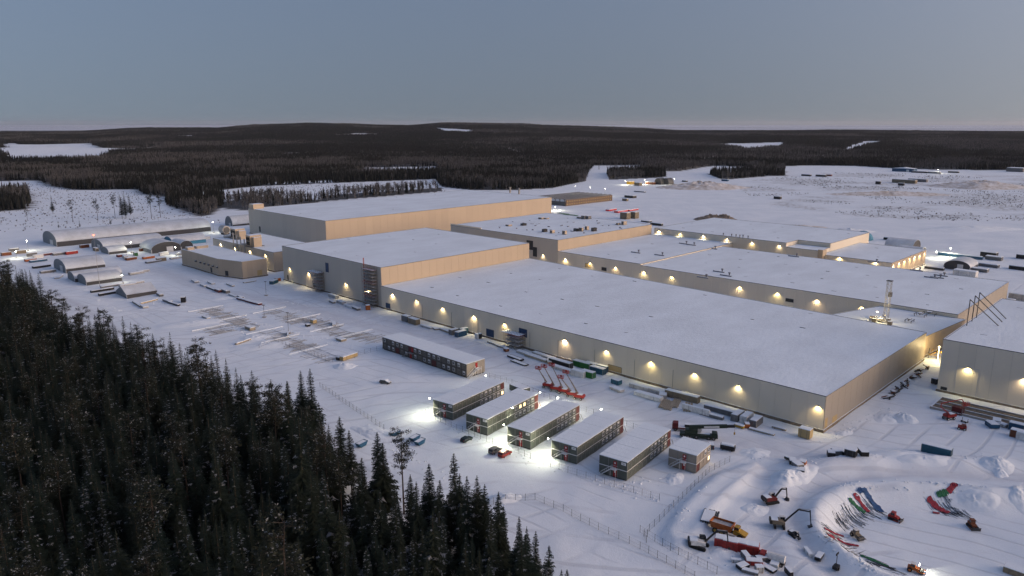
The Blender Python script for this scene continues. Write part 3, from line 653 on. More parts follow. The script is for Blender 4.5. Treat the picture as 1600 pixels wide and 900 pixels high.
for i in range(6):
    mb = MB()
    for k in range(70):
        x, y = rg.uniform(-24, 24), rg.uniform(-24, 24); h = rg.uniform(10, 19)
        bf = (0.05, 0.1, 0.3, 0.3, 0.75, 0.9)[i]
        if rg.random() < bf: low_birch(mb, x, y, h * 0.85, 2.0, rg, twigs=9)
        else: low_spruce(mb, x, y, h, h * 0.14, rg)
    proto(farc, f'patch_{i:02d}', mb.mesh('far_wood_patch', FM))
NR = np.random.default_rng(11)
def grid_pts(y0, y1, st, amax=0.80):
    xs = np.arange(-amax * y1, amax * y1, st); ys = np.arange(y0, y1, st); X, Y = np.meshgrid(xs, ys)
    X = X + NR.uniform(-.5, .5, X.shape) * st; Y = Y + NR.uniform(-.5, .5, Y.shape) * st
    k = np.abs(X) < amax * Y; return X[k], Y[k]
x, y = grid_pts(700, 2150, 5.6); k = forest_mask(x, y); x, y = x[k], y[k]
dens = fnoise(x / 60, y / 60, 2); k = NR.random(x.size) < np.clip(0.35 + 1.3 * dens, 0, 1); x, y = x[k], y[k]
sp = fnoise(x / 130 + 5, y / 130, 3) + NR.normal(0, 0.08, x.size); idx = np.where(sp > 0.56, 4 + NR.integers(0, 2, x.size), NR.integers(0, 4, x.size))
young = np.zeros(x.size, bool); pxm, pym = px_of(x, y)
for w_ in (WOODS[1], WOODS[7]): young |= np_in_poly(pxm, pym, w_)
idx = np.where(young & (NR.random(x.size) < 0.8), 4 + NR.integers(0, 2, x.size), idx); k = ~young | (NR.random(x.size) < 0.5); x, y, idx = x[k], y[k], idx[k]
print('mid trees', x.size)
scatter('mid_distance_wood', np.stack([x, y, ground_z(x, y) - 0.2, NR.uniform(0, 6.28, x.size), NR.uniform(0.65, 1.1, x.size), idx], 1), midc, 'dark spruce and bare birch woods beyond the site')
x, y = grid_pts(2150, 9600, 40); k = forest_mask(x, y); x, y = x[k], y[k]
sp = fnoise(x / 500 + 5, y / 500, 4) + NR.normal(0, 0.03, x.size); idx = np.clip(((sp - 0.32) / 0.32 * 6).astype(int), 0, 5)
print('far patches', x.size)
scatter('far_wood', np.stack([x, y, ground_z(x, y) - 0.6, NR.uniform(0, 6.28, x.size), NR.uniform(0.85, 1.15, x.size), idx], 1), farc, 'far dark woods rolling over the hills to the sea')

# ------------------------------------------------------------------ two-storey module blocks
mat('mod_green', (0.085, 0.098, 0.082), 0.55, var=0.08, scale=0.6, bump=0.3, bscale=9); mat('mod_brown', (0.115, 0.105, 0.092), 0.6, var=0.12, scale=0.5); mat('mod_tan', (0.27, 0.24, 0.20), 0.6, var=0.08, scale=0.5)
mat('frame_grey', (0.20, 0.205, 0.19), 0.5); mat('frame_dark', (0.045, 0.043, 0.040), 0.5); mat('frame_tan', (0.33, 0.30, 0.26), 0.5)
mat('white_paint', (0.72, 0.72, 0.70), 0.5); mat('red_door', (0.30, 0.024, 0.022), 0.5); mat('red_panel', (0.095, 0.026, 0.024), 0.6); mat('orange_panel', (0.55, 0.14, 0.05), 0.6)
mat('window_glass', (0.06, 0.07, 0.08), 0.15, spec=0.6); mat('window_blind', (0.50, 0.50, 0.49), 0.5); mat('window_lit', (0.9, 0.7, 0.4), 0.5, emit=(1.0, 0.72, 0.36), estr=1.6)
mat('wood', (0.36, 0.23, 0.11), 0.8, var=0.15, scale=1.5); mat('sign_white', (0.8, 0.8, 0.78), 0.5); mat('sign_ink', (0.06, 0.06, 0.07), 0.6); mat('black', (0.02, 0.02, 0.02), 0.7)

FLOOD_W = 3600.0
def flood(parent, loc, aim, power=1.0, glow=0.22):
    o = part('floodlight', MB().box((loc[0], loc[1], loc[2]), (0.5, 0.5, 0.12)).tube((loc[0], loc[1], loc[2] - 0.5), (loc[0], loc[1], loc[2]), 0.05, 5), 'lamp_case', parent)
    a = Vector(aim).normalized(); p = Vector(loc) + a * 0.45
    part('lens', MB().tube(p - a * 0.12, p, glow, 8, r2=glow * 1.15), 'flood_glow', o)
    add_light(o, tuple(p + a * 0.25), FLOOD_W * power, color=(1.0, 0.93, 0.68), size=176, blend=0.5, radius=0.4, aim=aim); return o
_mods = {}
def mod_mesh(key, fn):
    if key not in _mods: _mods[key] = fn()
    return _mods[key]
def block(name, label, loc, rz, n, mw, W, body, frame, lit=(), windows=(), red=(), brown_gable=None, roof_m='roof_snow', cat='module block', group=None):
    """front at y = 0 facing -y, modules along x; two storeys of 2.85 m on short legs"""
    t = thing(name, label, cat, loc, rz, group); Hs = 2.85; z0 = 0.35
    part('footing', MB().box((n * mw / 2, W / 2, 0.1), (n * mw - 0.6, W - 0.6, 0.6)), 'black', t)
    for s in range(2):
        for i in range(n):
            me = mod_mesh(('body', body, mw, W), lambda: MB().box((mw / 2, W / 2, Hs / 2), (mw - 0.03, W - 0.02, Hs - 0.03)).mesh('module', body))
            m = link('module', me, t, (i * mw, 0, z0 + s * Hs))
            fm = mod_mesh(('frame', frame, mw, W), lambda: MB().box((0.07, -0.035, Hs / 2), (0.14, 0.09, Hs - 0.04)).box((mw / 2, -0.03, Hs - 0.08), (mw - 0.3, 0.08, 0.13)).box((mw / 2, -0.03, 0.08), (mw - 0.3, 0.08, 0.13)).mesh('frame', frame))
            link('frame', fm, m)
            if (s, i) in red:
                link('red_panel', mod_mesh(('red', mw), lambda: MB().box((mw / 2, -0.03, Hs / 2), (mw - 0.4, 0.06, Hs - 0.4)).mesh('red_panel', 'red_panel')), m)
            elif (s, i) in windows or (s, i) in lit:
                g = 'window_lit' if (s, i) in lit else 'window_blind'
                w = link('window', mod_mesh(('win', mw), lambda: MB().box((mw / 2, -0.02, 1.55), (1.35, 0.10, 1.45)).mesh('window', 'white_paint')), m)
                gl = mod_mesh(('glass', mw, g), lambda: MB().box((mw / 2 - 0.31, -0.055, 1.55), (0.54, 0.06, 1.2)).box((mw / 2 + 0.31, -0.055, 1.55), (0.54, 0.06, 1.2)).mesh('pane', g if g == 'window_lit' else 'window_glass'))
                link('window_pane', gl, m)
                if g != 'window_lit' and (i * 7 + s * 3) % 3: link('window_blind', mod_mesh(('blind', mw), lambda: MB().box((mw / 2, -0.095, 1.9), (1.15, 0.03, 0.5)).mesh('blind', 'window_blind')), m)
            else:
                link('vent', mod_mesh(('vent', mw), lambda: MB().box((mw / 2 + 0.2, -0.03, 2.15), (0.9, 0.06, 0.18)).mesh('vent', 'frame_grey')), m)
    H = z0 + 2 * Hs
    for i in range(n):
        link('roof_panel', mod_mesh(('roof', mw, W, roof_m), lambda: MB().box((mw / 2, W / 2 , 0.10), (mw - 0.05, W + 0.16, 0.20)).mesh('roof_panel', roof_m)), t, (i * mw, 0, H + 0.015 * ((i * 5) % 3)))
    part('storey_band', MB().box((n * mw / 2, -0.07, z0 + Hs), (n * mw, 0.06, 0.12)).box((-0.03, W / 2, z0 + Hs + 0.002), (0.10, W + 0.1, 0.20)), 'white_paint' if body != 'mod_brown' else 'frame_dark', t)
    return t, H
def gable_fit(t, W, H, sign=True, stair=True, door=(0.44,)):
    """doors, sign and outside stair on the gable at x = 0 (facing -x); y runs away from the near corner"""
    for s in range(2):
        z = 0.35 + s * 2.85; y = W * 0.42
        d = part('door', MB().box((-0.05, y, z + 1.2), (0.10, 1.15, 2.1)), 'red_door', t, 'red outside door'); part('door_window', MB().box((-0.11, y, z + 1.7), (0.03, 0.45, 0.5)), 'sign_white', d)
    for f in (1 / 3, 2 / 3, 0.99): part('corner_post', MB().box((-0.02, W * f - 0.06, 3.2), (0.09, 0.12, 5.6)), 'frame_grey', t)
    if sign:
        s_ = part('sign', MB().box((-0.04, W * 0.12, 5.35), (0.08, 1.5, 0.8)), 'sign_white', t, 'small white building sign')
        part('sign_print', MB().box((-0.085, W * 0.12, 5.45), (0.012, 1.0, 0.12)).box((-0.085, W * 0.12, 5.22), (0.012, 0.7, 0.09)), 'sign_ink', s_)
    if stair:
        st = MB(); y0, y1 = W * 0.42, W * 0.42 + 4.6
        st.box((-0.75, y0 + 0.0, 3.18), (1.4, 1.9, 0.1))
        k = 13
        for i in range(k):
            f = (i + 0.5) / k; st.box((-0.75, y0 + 0.95 + (y1 - y0 - 0.95) * f, 3.15 - 3.0 * f), (1.0, 0.30, 0.05))
        S = part('stair', st, 'white_paint', t); rl = MB()
        for x_ in (-0.22, -1.28):
            rl.tube((x_, y0 + 0.95, 3.05), (x_, y1, 0.1), 0.07, 4).tube((x_, y0 + 0.95, 4.1), (x_, y1, 1.1), 0.04, 4).tube((x_, y0 - 0.95, 4.1), (x_, y0 + 0.95, 4.1), 0.04, 4)
            for f in (0, 0.33, 0.66, 1): rl.tube((x_, y0 + 0.95 + (y1 - y0 - .95) * f, 3.1 - 3 * f), (x_, y0 + 0.95 + (y1 - y0 - .95) * f, 4.1 - 3 * f), 0.035, 4)
        for y_ in (y0 - 0.9, y0 + 0.9): rl.tube((-1.4, y_, 0), (-1.4, y_, 4.1), 0.05, 4)
        part('handrail', rl, 'white_paint', S)
BR = ANG_U + R(8.0)
rnd = random.Random(31)
NAMES = {1: 'dark green module block farthest from the pond, floodlit at its left corner', 2: 'second dark module block with two warm lit windows near its far end', 3: 'middle dark module block beside the red boom lifts', 4: 'fourth dark module block floodlit at its left corner, black heap behind', 5: 'unlit dark module block next to the small tan block'}
for k, (u, v) in {1: (166.2, 191.4), 2: (165.6, 172.8), 3: (167.6, 154.5), 4: (169.6, 136.6), 5: (171.6, 118.9)}.items():
    wins = {(s, i) for s in range(2) for i in range(6, 11)}; lit = {1: {(0, 11)}, 2: {(1, 7), (1, 8)}}.get(k, set())
    red = {(s, 11) for s in range(2)} - lit
    t, H = block('module_block', NAMES[k], (*UV(u, v), 0), BR, 12, 2.58, 9.5, 'mod_green', 'frame_grey', lit, wins, red, group='module blocks in a row')
    gable_fit(t, 9.5, H)
    if k in (1, 3, 4): flood(t, (-0.9, 10.0, H + 1.0), (-0.25, 0.45, -0.85), {1: 1.0, 3: 0.9, 4: 1.1}[k])
    if k in (1, 3): flood(t, (31.3, 9.5, H + 0.8), (0.5, 0.5, -0.7), 0.6)
    if k == 2: flood(t, (31.2, -0.2, H + 0.8), (0.2, -0.7, -0.65), 0.9); flood(t, (14, -0.35, H + 0.3), (-0.35, -0.7, -0.65), 0.35)
    if k == 4: flood(t, (31.3, 9.0, H + 0.8), (0.5, 0.4, -0.75), 0.45)
    if k in (2, 3, 4, 5):                                       # brace stairs at the far end
        st = MB().tube((32.6, -0.4, 0), (31.1, -0.4, 2.6), 0.09, 4).tube((32.6, 0.5, 0), (31.1, 0.5, 2.6), 0.09, 4)
        part('rear_stair', st, 'orange_panel' if k == 2 else 'frame_grey', t)
t, H = block('module_block', 'small two-storey tan module block at the end of the dark row', (*UV(190.2, 106.5), 0), ANG_U + R(7), 4, 2.75, 9.2, 'mod_tan', 'frame_tan', {(0, 3)}, {(1, 2), (1, 3)}, {(0, 0)})
gable_fit(t, 9.2, H, sign=False)
t, H = block('site_office_block', 'long grey-brown two-storey office block of modules with white end stair', (*UV(201, 281.2), 0), ANG_U - R(90), 18, 3.28, 10.6, 'mod_brown', 'frame_dark', set(), {(s, i) for s in range(2) for i in range(18) if (i * 5 + s * 3) % 4}, {(1, 6), (0, 3), (0, 11)})
rd = part('door', MB().box((22.6, -0.08, 4.6), (1.3, 0.12, 2.2)).box((21.4, -0.08, 1.5), (1.3, 0.12, 2.2)), 'red_door', t)
st = MB().box((22.4, -0.9, 3.2), (3.2, 1.6, 0.1))
for f in range(11): st.box((20.6 - 4.4 * f / 10, -0.9, 3.1 - 2.9 * f / 10), (0.34, 1.3, 0.06))
part('side_stair', st, 'steel', t)
part('end_wall', MB().box((18 * 3.28 + 0.04, 5.3, 3.2), (0.08, 10.5, 5.6)), 'mod_tan', t); part('door', MB().box((18 * 3.28 + 0.1, 5.6, 4.5), (0.08, 1.2, 2.1)), 'red_door', t)
st = MB().box((60.2, 5.6, 3.25), (2.0, 2.2, 0.12))
for f in range(12): st.box((60.3, 4.6 - 4.8 * f / 11, 3.15 - 2.9 * f / 11), (1.3, 0.34, 0.08))
for x_ in (59.6, 61.0): st.tube((x_, 4.6, 3.2), (x_, -0.3, 0.2), 0.10, 4).tube((x_, 4.6, 4.2), (x_, -0.3, 1.2), 0.06, 4).tube((x_, 4.6, 0), (x_, 4.6, 4.2), 0.08, 4).tube((x_, 6.6, 0), (x_, 6.6, 4.2), 0.08, 4)
part('end_stair', st, 'white_paint', t, 'white outside stair')

# ------------------------------------------------------------------ arched and gabled fabric tents
mat('tent_roof', (0.52, 0.56, 0.60), 0.7, var=0.15, scale=0.12, bump=0.3, bscale=0.8); mat('tent_grey', (0.17, 0.19, 0.205), 0.6, var=0.06, scale=0.3); mat('tent_dark', (0.055, 0.056, 0.060), 0.6); mat('tent_white', (0.55, 0.55, 0.55), 0.6); mat('tent_blue', (0.05, 0.22, 0.33), 0.6)
def tent(label, p_left, p_right, length, h, axis='u', side='tent_dark', end='tent_grey', gable=False, door=True, skirt=0.35, name='arched_tent', trim='tent_white', snow=True):
    x0, y0, _ = PG(*p_left); x1, y1, _ = PG(*p_right); u0, v0 = to_uv(x0, y0); u1, v1 = to_uv(x1, y1)
    W = abs(v0 - v1) if axis == 'u' else abs(u1 - u0); rz = ANG_U - R(90) if axis == 'u' else ANG_U
    t = thing(name, label, 'tent', (x0, y0, 0), rz); n = 14
    sk = h * skirt
    if gable: prof = [(0, sk), (W / 2, h), (W, sk)]
    else: prof = [(W / 2 - W / 2 * math.cos(math.pi * k / n), sk + (h - sk) * math.sin(math.pi * k / n)) for k in range(n + 1)]
    part('end_wall', MB().extrude([(0, -0.5)] + prof + [(W, -0.5)], 0.0, 0.12), end, t); part('end_wall', MB().extrude([(0, -0.5)] + prof + [(W, -0.5)], length - 0.12, length), end, t)
    for xx in (0.06, W - 0.06): part('side_wall', MB().box((xx, length / 2, sk / 2 - 0.25), (0.12, length - 0.26, sk + 0.5)), side, t)
    rf = MB(); th = 0.16
    for a, b in zip(prof[:-1], prof[1:]):
        rf.poly([(a[0], -0.15, a[1] + th), (a[0], length + 0.15, a[1] + th), (b[0], length + 0.15, b[1] + th), (b[0], -0.15, b[1] + th)][::-1])
        rf.poly([(a[0], -0.15, a[1]), (b[0], -0.15, b[1]), (b[0], -0.15, b[1] + th), (a[0], -0.15, a[1] + th)])
        rf.poly([(a[0], length + .15, a[1]), (a[0], length + .15, a[1] + th), (b[0], length + .15, b[1] + th), (b[0], length + .15, b[1])])
    part('roof', rf, 'tent_roof' if snow else side, t)
    part('end_trim', MB().box((W - 0.1, -0.12, sk / 2), (0.5, 0.14, sk)).box((0.1, -0.12, sk / 2), (0.5, 0.14, sk)), trim, t)
    if door: part('door', MB().box((W * 0.62, -0.07, min(2.2, sk)), (W * 0.22, 0.1, min(4.4, sk * 2))), 'tent_white', t)
    return t
tent('longest arched storage tent stretching behind the left yard', (68, 378), (92.6, 385.5), 137, 11.5, door=True)
tent('grey arched tent in front of the longest one', (143.6, 386.5), (158, 393), 50, 8.5)
tent('small low arched tent nested beside the grey arched tent', (158.5, 394), (168.5, 398), 14, 5.5, door=False)
tent('wide arched tent with its floodlit mouth towards the yard', (237, 396.5), (279.6, 389.5), 26, 8.5, 'v', end='tent_dark', side='tent_grey')
tent('smaller arched tent right behind the wide floodlit one', (281, 391), (297, 387), 20, 7.5, 'v', end='tent_dark', side='tent_grey', door=False)
tent('blue walled arched tent next to the longest tent', (257, 381), (266, 385), 30, 7.5, side='tent_blue', end='tent_blue', door=False)
tent('dark grey arched tent leftmost above the wood tip', (85, 419), (102, 427.5), 26, 8.5)
tent('rear tent of the joined pair of arched tents', (106.4, 435.2), (119.5, 441), 30, 6.0, door=False)
tent('front tent of the joined pair of arched tents', (121.5, 440.5), (135, 446.5), 22, 6.4, door=False)
tent('gabled grey shed nearest to the wood with snow on its roof', (181.8, 459), (196.5, 467.5), 18, 6.2, gable=True, door=False, name='gabled_shed')
tent('lone dark arched tent beyond the roof ducts', (352, 351.5), (378, 352.5), 22, 10, end='tent_grey', skirt=0.15)
tent('black mouthed arched tent beside the rear lit end wall', (1474, 419), (1510, 427), 22, 7, end='tent_dark')
tent('upper of two black tents at the rear right yard', (1425, 394), (1457, 391.5), 22, 9, 'v', end='tent_dark', side='tent_grey', door=False)
tent('lower of two black tents at the rear right yard', (1438, 404), (1460, 402), 18, 8, 'v', end='tent_dark', side='tent_grey', door=False)

# ------------------------------------------------------------------ fences
mat('wire', (0.10, 0.10, 0.105), 0.6)
def fence(label, pix, post=3.0, h=2.0, wire=0.25, t_=0.016):
    pts = [PG(*p) for p in pix]; o = pts[0]
    t = thing('wire_fence', label, 'fence', o)
    pm = mod_mesh(('post', h), lambda: MB().tube((0, 0, -0.3), (0, 0, h + 0.15), 0.055, 5).mesh('post', 'steel_dark'))
    w = MB()
    for a, b in zip(pts[:-1], pts[1:]):
        L = math.hypot(b[0] - a[0], b[1] - a[1]); n = max(1, round(L / post))
        for k in range(n + (b is pts[-1])):
            f = k / n; x, y = a[0] + (b[0] - a[0]) * f, a[1] + (b[1] - a[1]) * f; link('post', pm, t, (x - o[0], y - o[1], gz(x, y) - o[2]))
        for k in range(n):
            q = [(a[0] + (b[0] - a[0]) * f, a[1] + (b[1] - a[1]) * f) for f in (k / n, (k + 1) / n)]; q = [Vector((x - o[0], y - o[1], gz(x, y) - o[2])) for x, y in q]
            for z in (0.1, h * 0.5, h): w.tube(q[0] + Vector((0, 0, z)), q[1] + Vector((0, 0, z)), t_, 3)
            m = int(post / wire)
            for j in range(1, m): p = q[0].lerp(q[1], j / m); w.tube(p + Vector((0, 0, 0.1)), p + Vector((0, 0, h)), t_ * 0.6, 3)
    part('wire_mesh', w, 'wire', t, kind='stuff'); return t
fence('wire fence running from the bend behind the spruces to the bottom edge', [(752, 793), (790, 783), (836, 781), (880, 799), (935, 828), (1000, 858), (1085, 905)])
fence('thin post fence stepping down along the snowy lane beside the tan block', [(1140, 722), (1108, 738), (1073, 772), (1030, 815), (1006, 838), (1010, 848)], wire=0.6)
fence('thin fence in front of the doors of the dark module blocks', [(665, 648), (705, 668), (760, 690), (800, 705), (860, 730), (930, 752), (990, 770), (1030, 782)], wire=0.7)
fence('fence across the wood side of the parking field', [(500, 605), (530, 625), (575, 655), (600, 672)], wire=0.5)
fence('fence around the foundation grids left of the office block', [(598, 546), (560, 555), (520, 566), (470, 548), (430, 536), (405, 545)], wire=0.6)
fence('fence beside the excavators at the lower lane', [(1000, 832), (1035, 853), (1060, 867), (1090, 882), (1120, 897)], wire=0.8)
fence('fence behind the row of dark module blocks', [(765, 590), (800, 600), (850, 620), (905, 640), (950, 655), (1042, 690)], wire=0.8)

# ------------------------------------------------------------------ light masts and yard lamps
def mast(label, px, py, h, power, double=False, name='light_mast'):
    x, y, z = PG(px, py); t = thing(name, label, 'light mast', (x, y, z), random.uniform(0, 3))
    part('pole', MB().tube((0, 0, -0.5), (0, 0, h), 0.12, 6, r2=0.07), 'steel', t); part('base', MB().box((0, 0, 0.3), (1.2, 1.2, 0.6)), 'concrete', t)
    hd = part('lamp_head', MB().box((0, 0, h), (0.9, 0.5, 0.25)), 'lamp_case', t); part('lens', MB().tube((0, 0, h - 0.16), (0, 0, h - 0.38), 0.3, 8, r2=0.42), 'flood_glow', hd)
    if power: add_light(t, (0, 0, h - 0.6), power, 'POINT', (1.0, 0.90, 0.64), radius=0.4)
    return t
mast('floodlight mast at the left end of the yard by the first cabins', 44, 392, 9, 3500); mast('floodlight mast between the arched tents in the left yard', 206, 395, 9, 2500)
mast('floodlight in front of the wide arched tent', 275, 399, 7, 2200); mast('floodlight at the near left cabin row', 26, 404, 6, 2500); mast('bright lamp at the right end of the longest tent', 334, 364, 11, 3500)
mast('lamp beside the joined tents', 192, 443, 6, 900)
mast('brightest far mast on the rear snowfield', 1053, 290, 12, 14000); mast('left lamp of the far machine yard', 977, 289, 7, 9000); mast('middle lamp of the far machine yard', 1007, 288, 8, 9000)
mast('left lamp on the far timber building', 899, 303, 12, 3500); mast('middle lamp on the far timber building', 922, 305, 12, 3500); mast('right lamp on the far timber building', 945, 307, 12, 3500)
mast('lamp lighting the snow behind the tallest hall', 868, 329, 5, 11000); mast('tiny lamp by the far blue shed', 1465, 271, 9, 12000); mast('lamp in the rear right tent yard', 1484, 401, 7, 4500); mast('second lamp by the rear lit end wall', 1462, 404, 6, 5000)
x, y, z = PG(156, 448); t = thing('signal_mast', 'slim mast with a red lamp between the arched tents', 'mast', (x, y, z))
part('pole', MB().tube((0, 0, -.5), (0, 0, 34), 0.16, 6, r2=0.06), 'steel', t); part('red_light', MB().tube((0, 0, 34), (0, 0, 34.6), 0.4, 8), 'red_lamp', t)
for px, py, h, lab in ((416, 462, 9, 'unlit lamp post beside the red beams'), (451, 521, 11, 'unlit lamp post in the middle of the foundation grids'), (413, 496, 7, 'short unlit lamp post at the grid corner')):
    x, y, z = PG(px, py); t = thing('lamp_post', lab, 'lamp post', (x, y, z)); part('pole', MB().tube((0, 0, -.5), (0, 0, h), 0.10, 6), 'steel_dark', t); part('lamp_head', MB().box((0, 0, h), (1.4, 0.4, 0.3)), 'lamp_case', t); part('base', MB().box((0, 0, 0.35), (1.8, 1.4, 0.8), top=1), ['concrete', 'snow'], t)

# ------------------------------------------------------------------ machines, vehicles and loose things on the site
for nm, c, r in (('paint_red', (0.40, 0.035, 0.028), 0.45), ('paint_darkred', (0.16, 0.022, 0.022), 0.5), ('paint_orange', (0.50, 0.14, 0.03), 0.5), ('paint_yellow', (0.50, 0.30, 0.04), 0.5), ('paint_green', (0.035, 0.20, 0.045), 0.5), ('paint_blue', (0.02, 0.10, 0.20), 0.5), ('paint_teal', (0.03, 0.13, 0.19), 0.55),
                 ('paint_signal', (0.80, 0.05, 0.06), 0.5), ('paint_rust', (0.22, 0.075, 0.035), 0.7), ('paint_white', (0.62, 0.62, 0.60), 0.5), ('paint_darkgreen', (0.022, 0.040, 0.025), 0.45), ('paint_grey', (0.20, 0.20, 0.20), 0.5), ('paint_black', (0.025, 0.025, 0.027), 0.5), ('paint_tan', (0.27, 0.22, 0.15), 0.6), ('car_green', (0.02, 0.035, 0.030), 0.25), ('car_grey', (0.10, 0.10, 0.105), 0.3), ('car_red', (0.30, 0.03, 0.02), 0.3)):
    mat(nm, tuple(q * 0.72 for q in c) if nm != 'paint_white' else c, r, var=0.2, scale=1.2)
mat('rubber', (0.018, 0.018, 0.018), 0.9); mat('glass_dark', (0.02, 0.024, 0.03), 0.1, spec=0.7); mat('rubble', (0.20, 0.165, 0.13), 0.9, var=0.5, scale=1.2); mat('foil', (0.42, 0.41, 0.39), 0.5, var=0.2, scale=0.8)
UQ = {}
def up(p): return Vector(p)
def wheel(t, x, y, r, w, hub='paint_grey', z=None):
    me = mod_mesh(('wheel', r, w, hub), lambda: MB().tube((0, -w / 2, 0), (0, w / 2, 0), r, 12).mesh('wheel', 'rubber')); o = link('wheel', me, t, (x, y, r if z is None else z))
    link('rim', mod_mesh(('rim', r, w, hub), lambda: MB().tube((0, -w / 2 - 0.02, 0), (0, w / 2 + 0.02, 0), r * 0.55, 10).mesh('rim', hub)), o)
def at_px(px, py, deg):                                      # heading: degrees from the u axis
    x, y, z = PG(px, py); return (x, y, z), ANG_U + R(deg)
def car(label, px, py, deg, paint, van=False, snowy=False):
    loc, rz = at_px(px, py, deg); t = thing('parked_car', label, 'car', loc, rz); L, Wd, Hh = (5.0, 1.95, 2.0) if van else (4.7, 1.85, 1.6)
    prof = [(-L / 2, 0.35), (-L / 2, 1.0), (-L / 2 + 0.15, Hh - 0.12), (-L / 2 + 0.4, Hh), (L * 0.12, Hh), (L * 0.28, 1.12), (L / 2 - 0.1, 0.95), (L / 2, 0.7), (L / 2, 0.35)] if van else [(-L / 2, 0.35), (-L / 2, 0.95), (-L / 2 + 0.5, Hh - 0.1), (-L / 2 + 0.9, Hh), (L * 0.08, Hh), (L * 0.22, 1.0), (L / 2 - 0.1, 0.88), (L / 2, 0.65), (L / 2, 0.35)]
    part('body', MB().extrude(prof, -Wd / 2, Wd / 2), paint, t)
    gl = MB(); x0, x1 = (-L / 2 + 0.35, L * 0.16)
    for s in (-1, 1): gl.box(((x0 + x1) / 2, s * Wd / 2, Hh - 0.42), (x1 - x0, 0.05, 0.5))
    part('side_window', gl, 'glass_dark', t); part('windscreen', MB().box((L * (0.20 if van else 0.15), 0, Hh - 0.42), (0.07, Wd - 0.25, 0.72), ry=R(-38)), 'glass_dark', t); part('rear_window', MB().box((-L / 2 + (0.1 if van else 0.28), 0, Hh - 0.45), (0.08, Wd - 0.3, 0.55), ry=R(14 if van else 38)), 'glass_dark', t)
    for x_ in (-L * 0.3, L * 0.31):
        for s in (-1, 1): wheel(t, x_, s * (Wd / 2 - 0.08), 0.34, 0.24)
    for s in (-1, 1):
        part('headlight', MB().box((L / 2 - 0.01, s * (Wd / 2 - 0.3), 0.75), (0.08, 0.4, 0.16)), 'sign_white', t); part('tail_light', MB().box((-L / 2, s * (Wd / 2 - 0.15), 0.95), (0.06, 0.2, 0.3)), 'paint_red', t)
    if snowy: part('snow_cap', MB().extrude([(-L / 2 + 0.4, Hh), (-L / 2 + 0.6, Hh + 0.22), (L * 0.1, Hh + 0.2), (L * 0.3, 1.2), (L / 2 - 0.2, 1.02), (L / 2 - 0.2, 0.9), (L * 0.26, 1.0), (L * 0.1, Hh)], -Wd / 2 + 0.03, Wd / 2 - 0.03), 'snow', t)
    return t
car('dark green car parked left of the two vans', 729, 689, 8, 'car_green'); car('grey van parked beside the red van', 774, 707, 6, 'car_grey', True); car('red van in front of the third dark block', 789, 712, 6, 'car_red', True)
car('snow covered car alone in the field below the office block', 602, 599, -64, 'car_grey', False, True); car('dark car behind the tan block', 1111, 699, 30, 'car_grey', False, True)

def container(label, px, py, deg, paint, L=6.06, W=2.44, H=2.6, snow=True, name='shipping_container', z=0.0, cat='container', group=None):
    loc, rz = at_px(px, py, deg); t = thing(name, label, cat, (loc[0], loc[1], loc[2] + z), rz, group)
    part('shell', MB().box((0, 0, H / 2), (L, W, H)), paint, t)
    rb = MB(); n = int(L / 0.5)
    for k in range(n):
        for s in (-1, 1): rb.box((-L / 2 + (k + 0.5) * L / n, s * W / 2, H / 2), (0.2, 0.07, H - 0.3))
    part('rib', rb, paint, t, kind='stuff'); fr = MB()
    for x_ in (-1, 1):
        for y_ in (-1, 1): fr.box((x_ * L / 2, y_ * W / 2, H / 2), (0.18, 0.18, H))
    part('corner_post', fr, 'frame_grey' if paint != 'paint_white' else 'paint_white', t, kind='stuff')
    d = part('door', MB().box((-L / 2 - 0.03, -W / 4, H / 2), (0.06, W / 2 - 0.1, H - 0.3)).box((-L / 2 - 0.03, W / 4, H / 2), (0.06, W / 2 - 0.1, H - 0.3)), paint, t); part('lock_bar', MB().tube((-L / 2 - 0.1, -0.25, 0.2), (-L / 2 - 0.1, -0.25, H - 0.2), 0.035, 4).tube((-L / 2 - 0.1, 0.25, 0.2), (-L / 2 - 0.1, 0.25, H - 0.2), 0.035, 4), 'steel', d)
    if snow: part('snow_cap', MB().box((0, 0, H + 0.12), (L - 0.05, W - 0.05, 0.24)), 'snow', t)
    return t
container('blue container under snow left of the tall blue door', 720, 525, 0, 'paint_blue'); container('second blue container joined to the one by the blue door', 727, 520, 0, 'paint_teal'); container('grey container end at the left of the blue pair', 709, 522, 0, 'paint_grey', 4.5)
container('white cabin in the container cluster behind the boom lifts', 904, 588, 92, 'paint_white', 6.5); container('bright green container right of the white cabin', 919, 589, 92, 'paint_green'); container('green container at the wall side of the cluster', 910, 574, 92, 'paint_green', 9)
container('rust red container between the green and the blue ones', 924, 576, 92, 'paint_rust'); container('teal container at the right end of the cluster', 934, 583, 92, 'paint_teal', 7); container('dark blue container closest to the tan gate', 942, 580, 92, 'paint_blue', 5); container('snow topped long container left of the green ones', 876, 572, 90, 'paint_black', 12)
container('olive hut behind the second dark module block', 812, 612, 82, 'mod_green', 8, 4, 2.4)
for i, (px, py, lab) in enumerate(((1152, 655, 'left'), (1166, 658, 'middle'), (1181, 664, 'right'))): container(f'{lab} container of the grey trio near the hall corner', px, py, 4, 'paint_grey' if i != 1 else 'paint_white', 6.0)
container('blue open waste container by the ring track', 1463, 709, 95, 'paint_teal', 8.5, 2.5, 2.7)
container('brown box container at the right edge by the blue pallets', 1589, 683, 90, 'paint_rust', 4); container('blue box behind the brown one at the right edge', 1588, 672, 90, 'paint_blue', 4.5); container('white tank container at the right edge', 1599, 687, 90, 'paint_white', 4)
container('dark red site box under the arm of the articulated lift', 1496, 646, 85, 'paint_darkred', 3.6, 2.4, 2.6, snow=False)
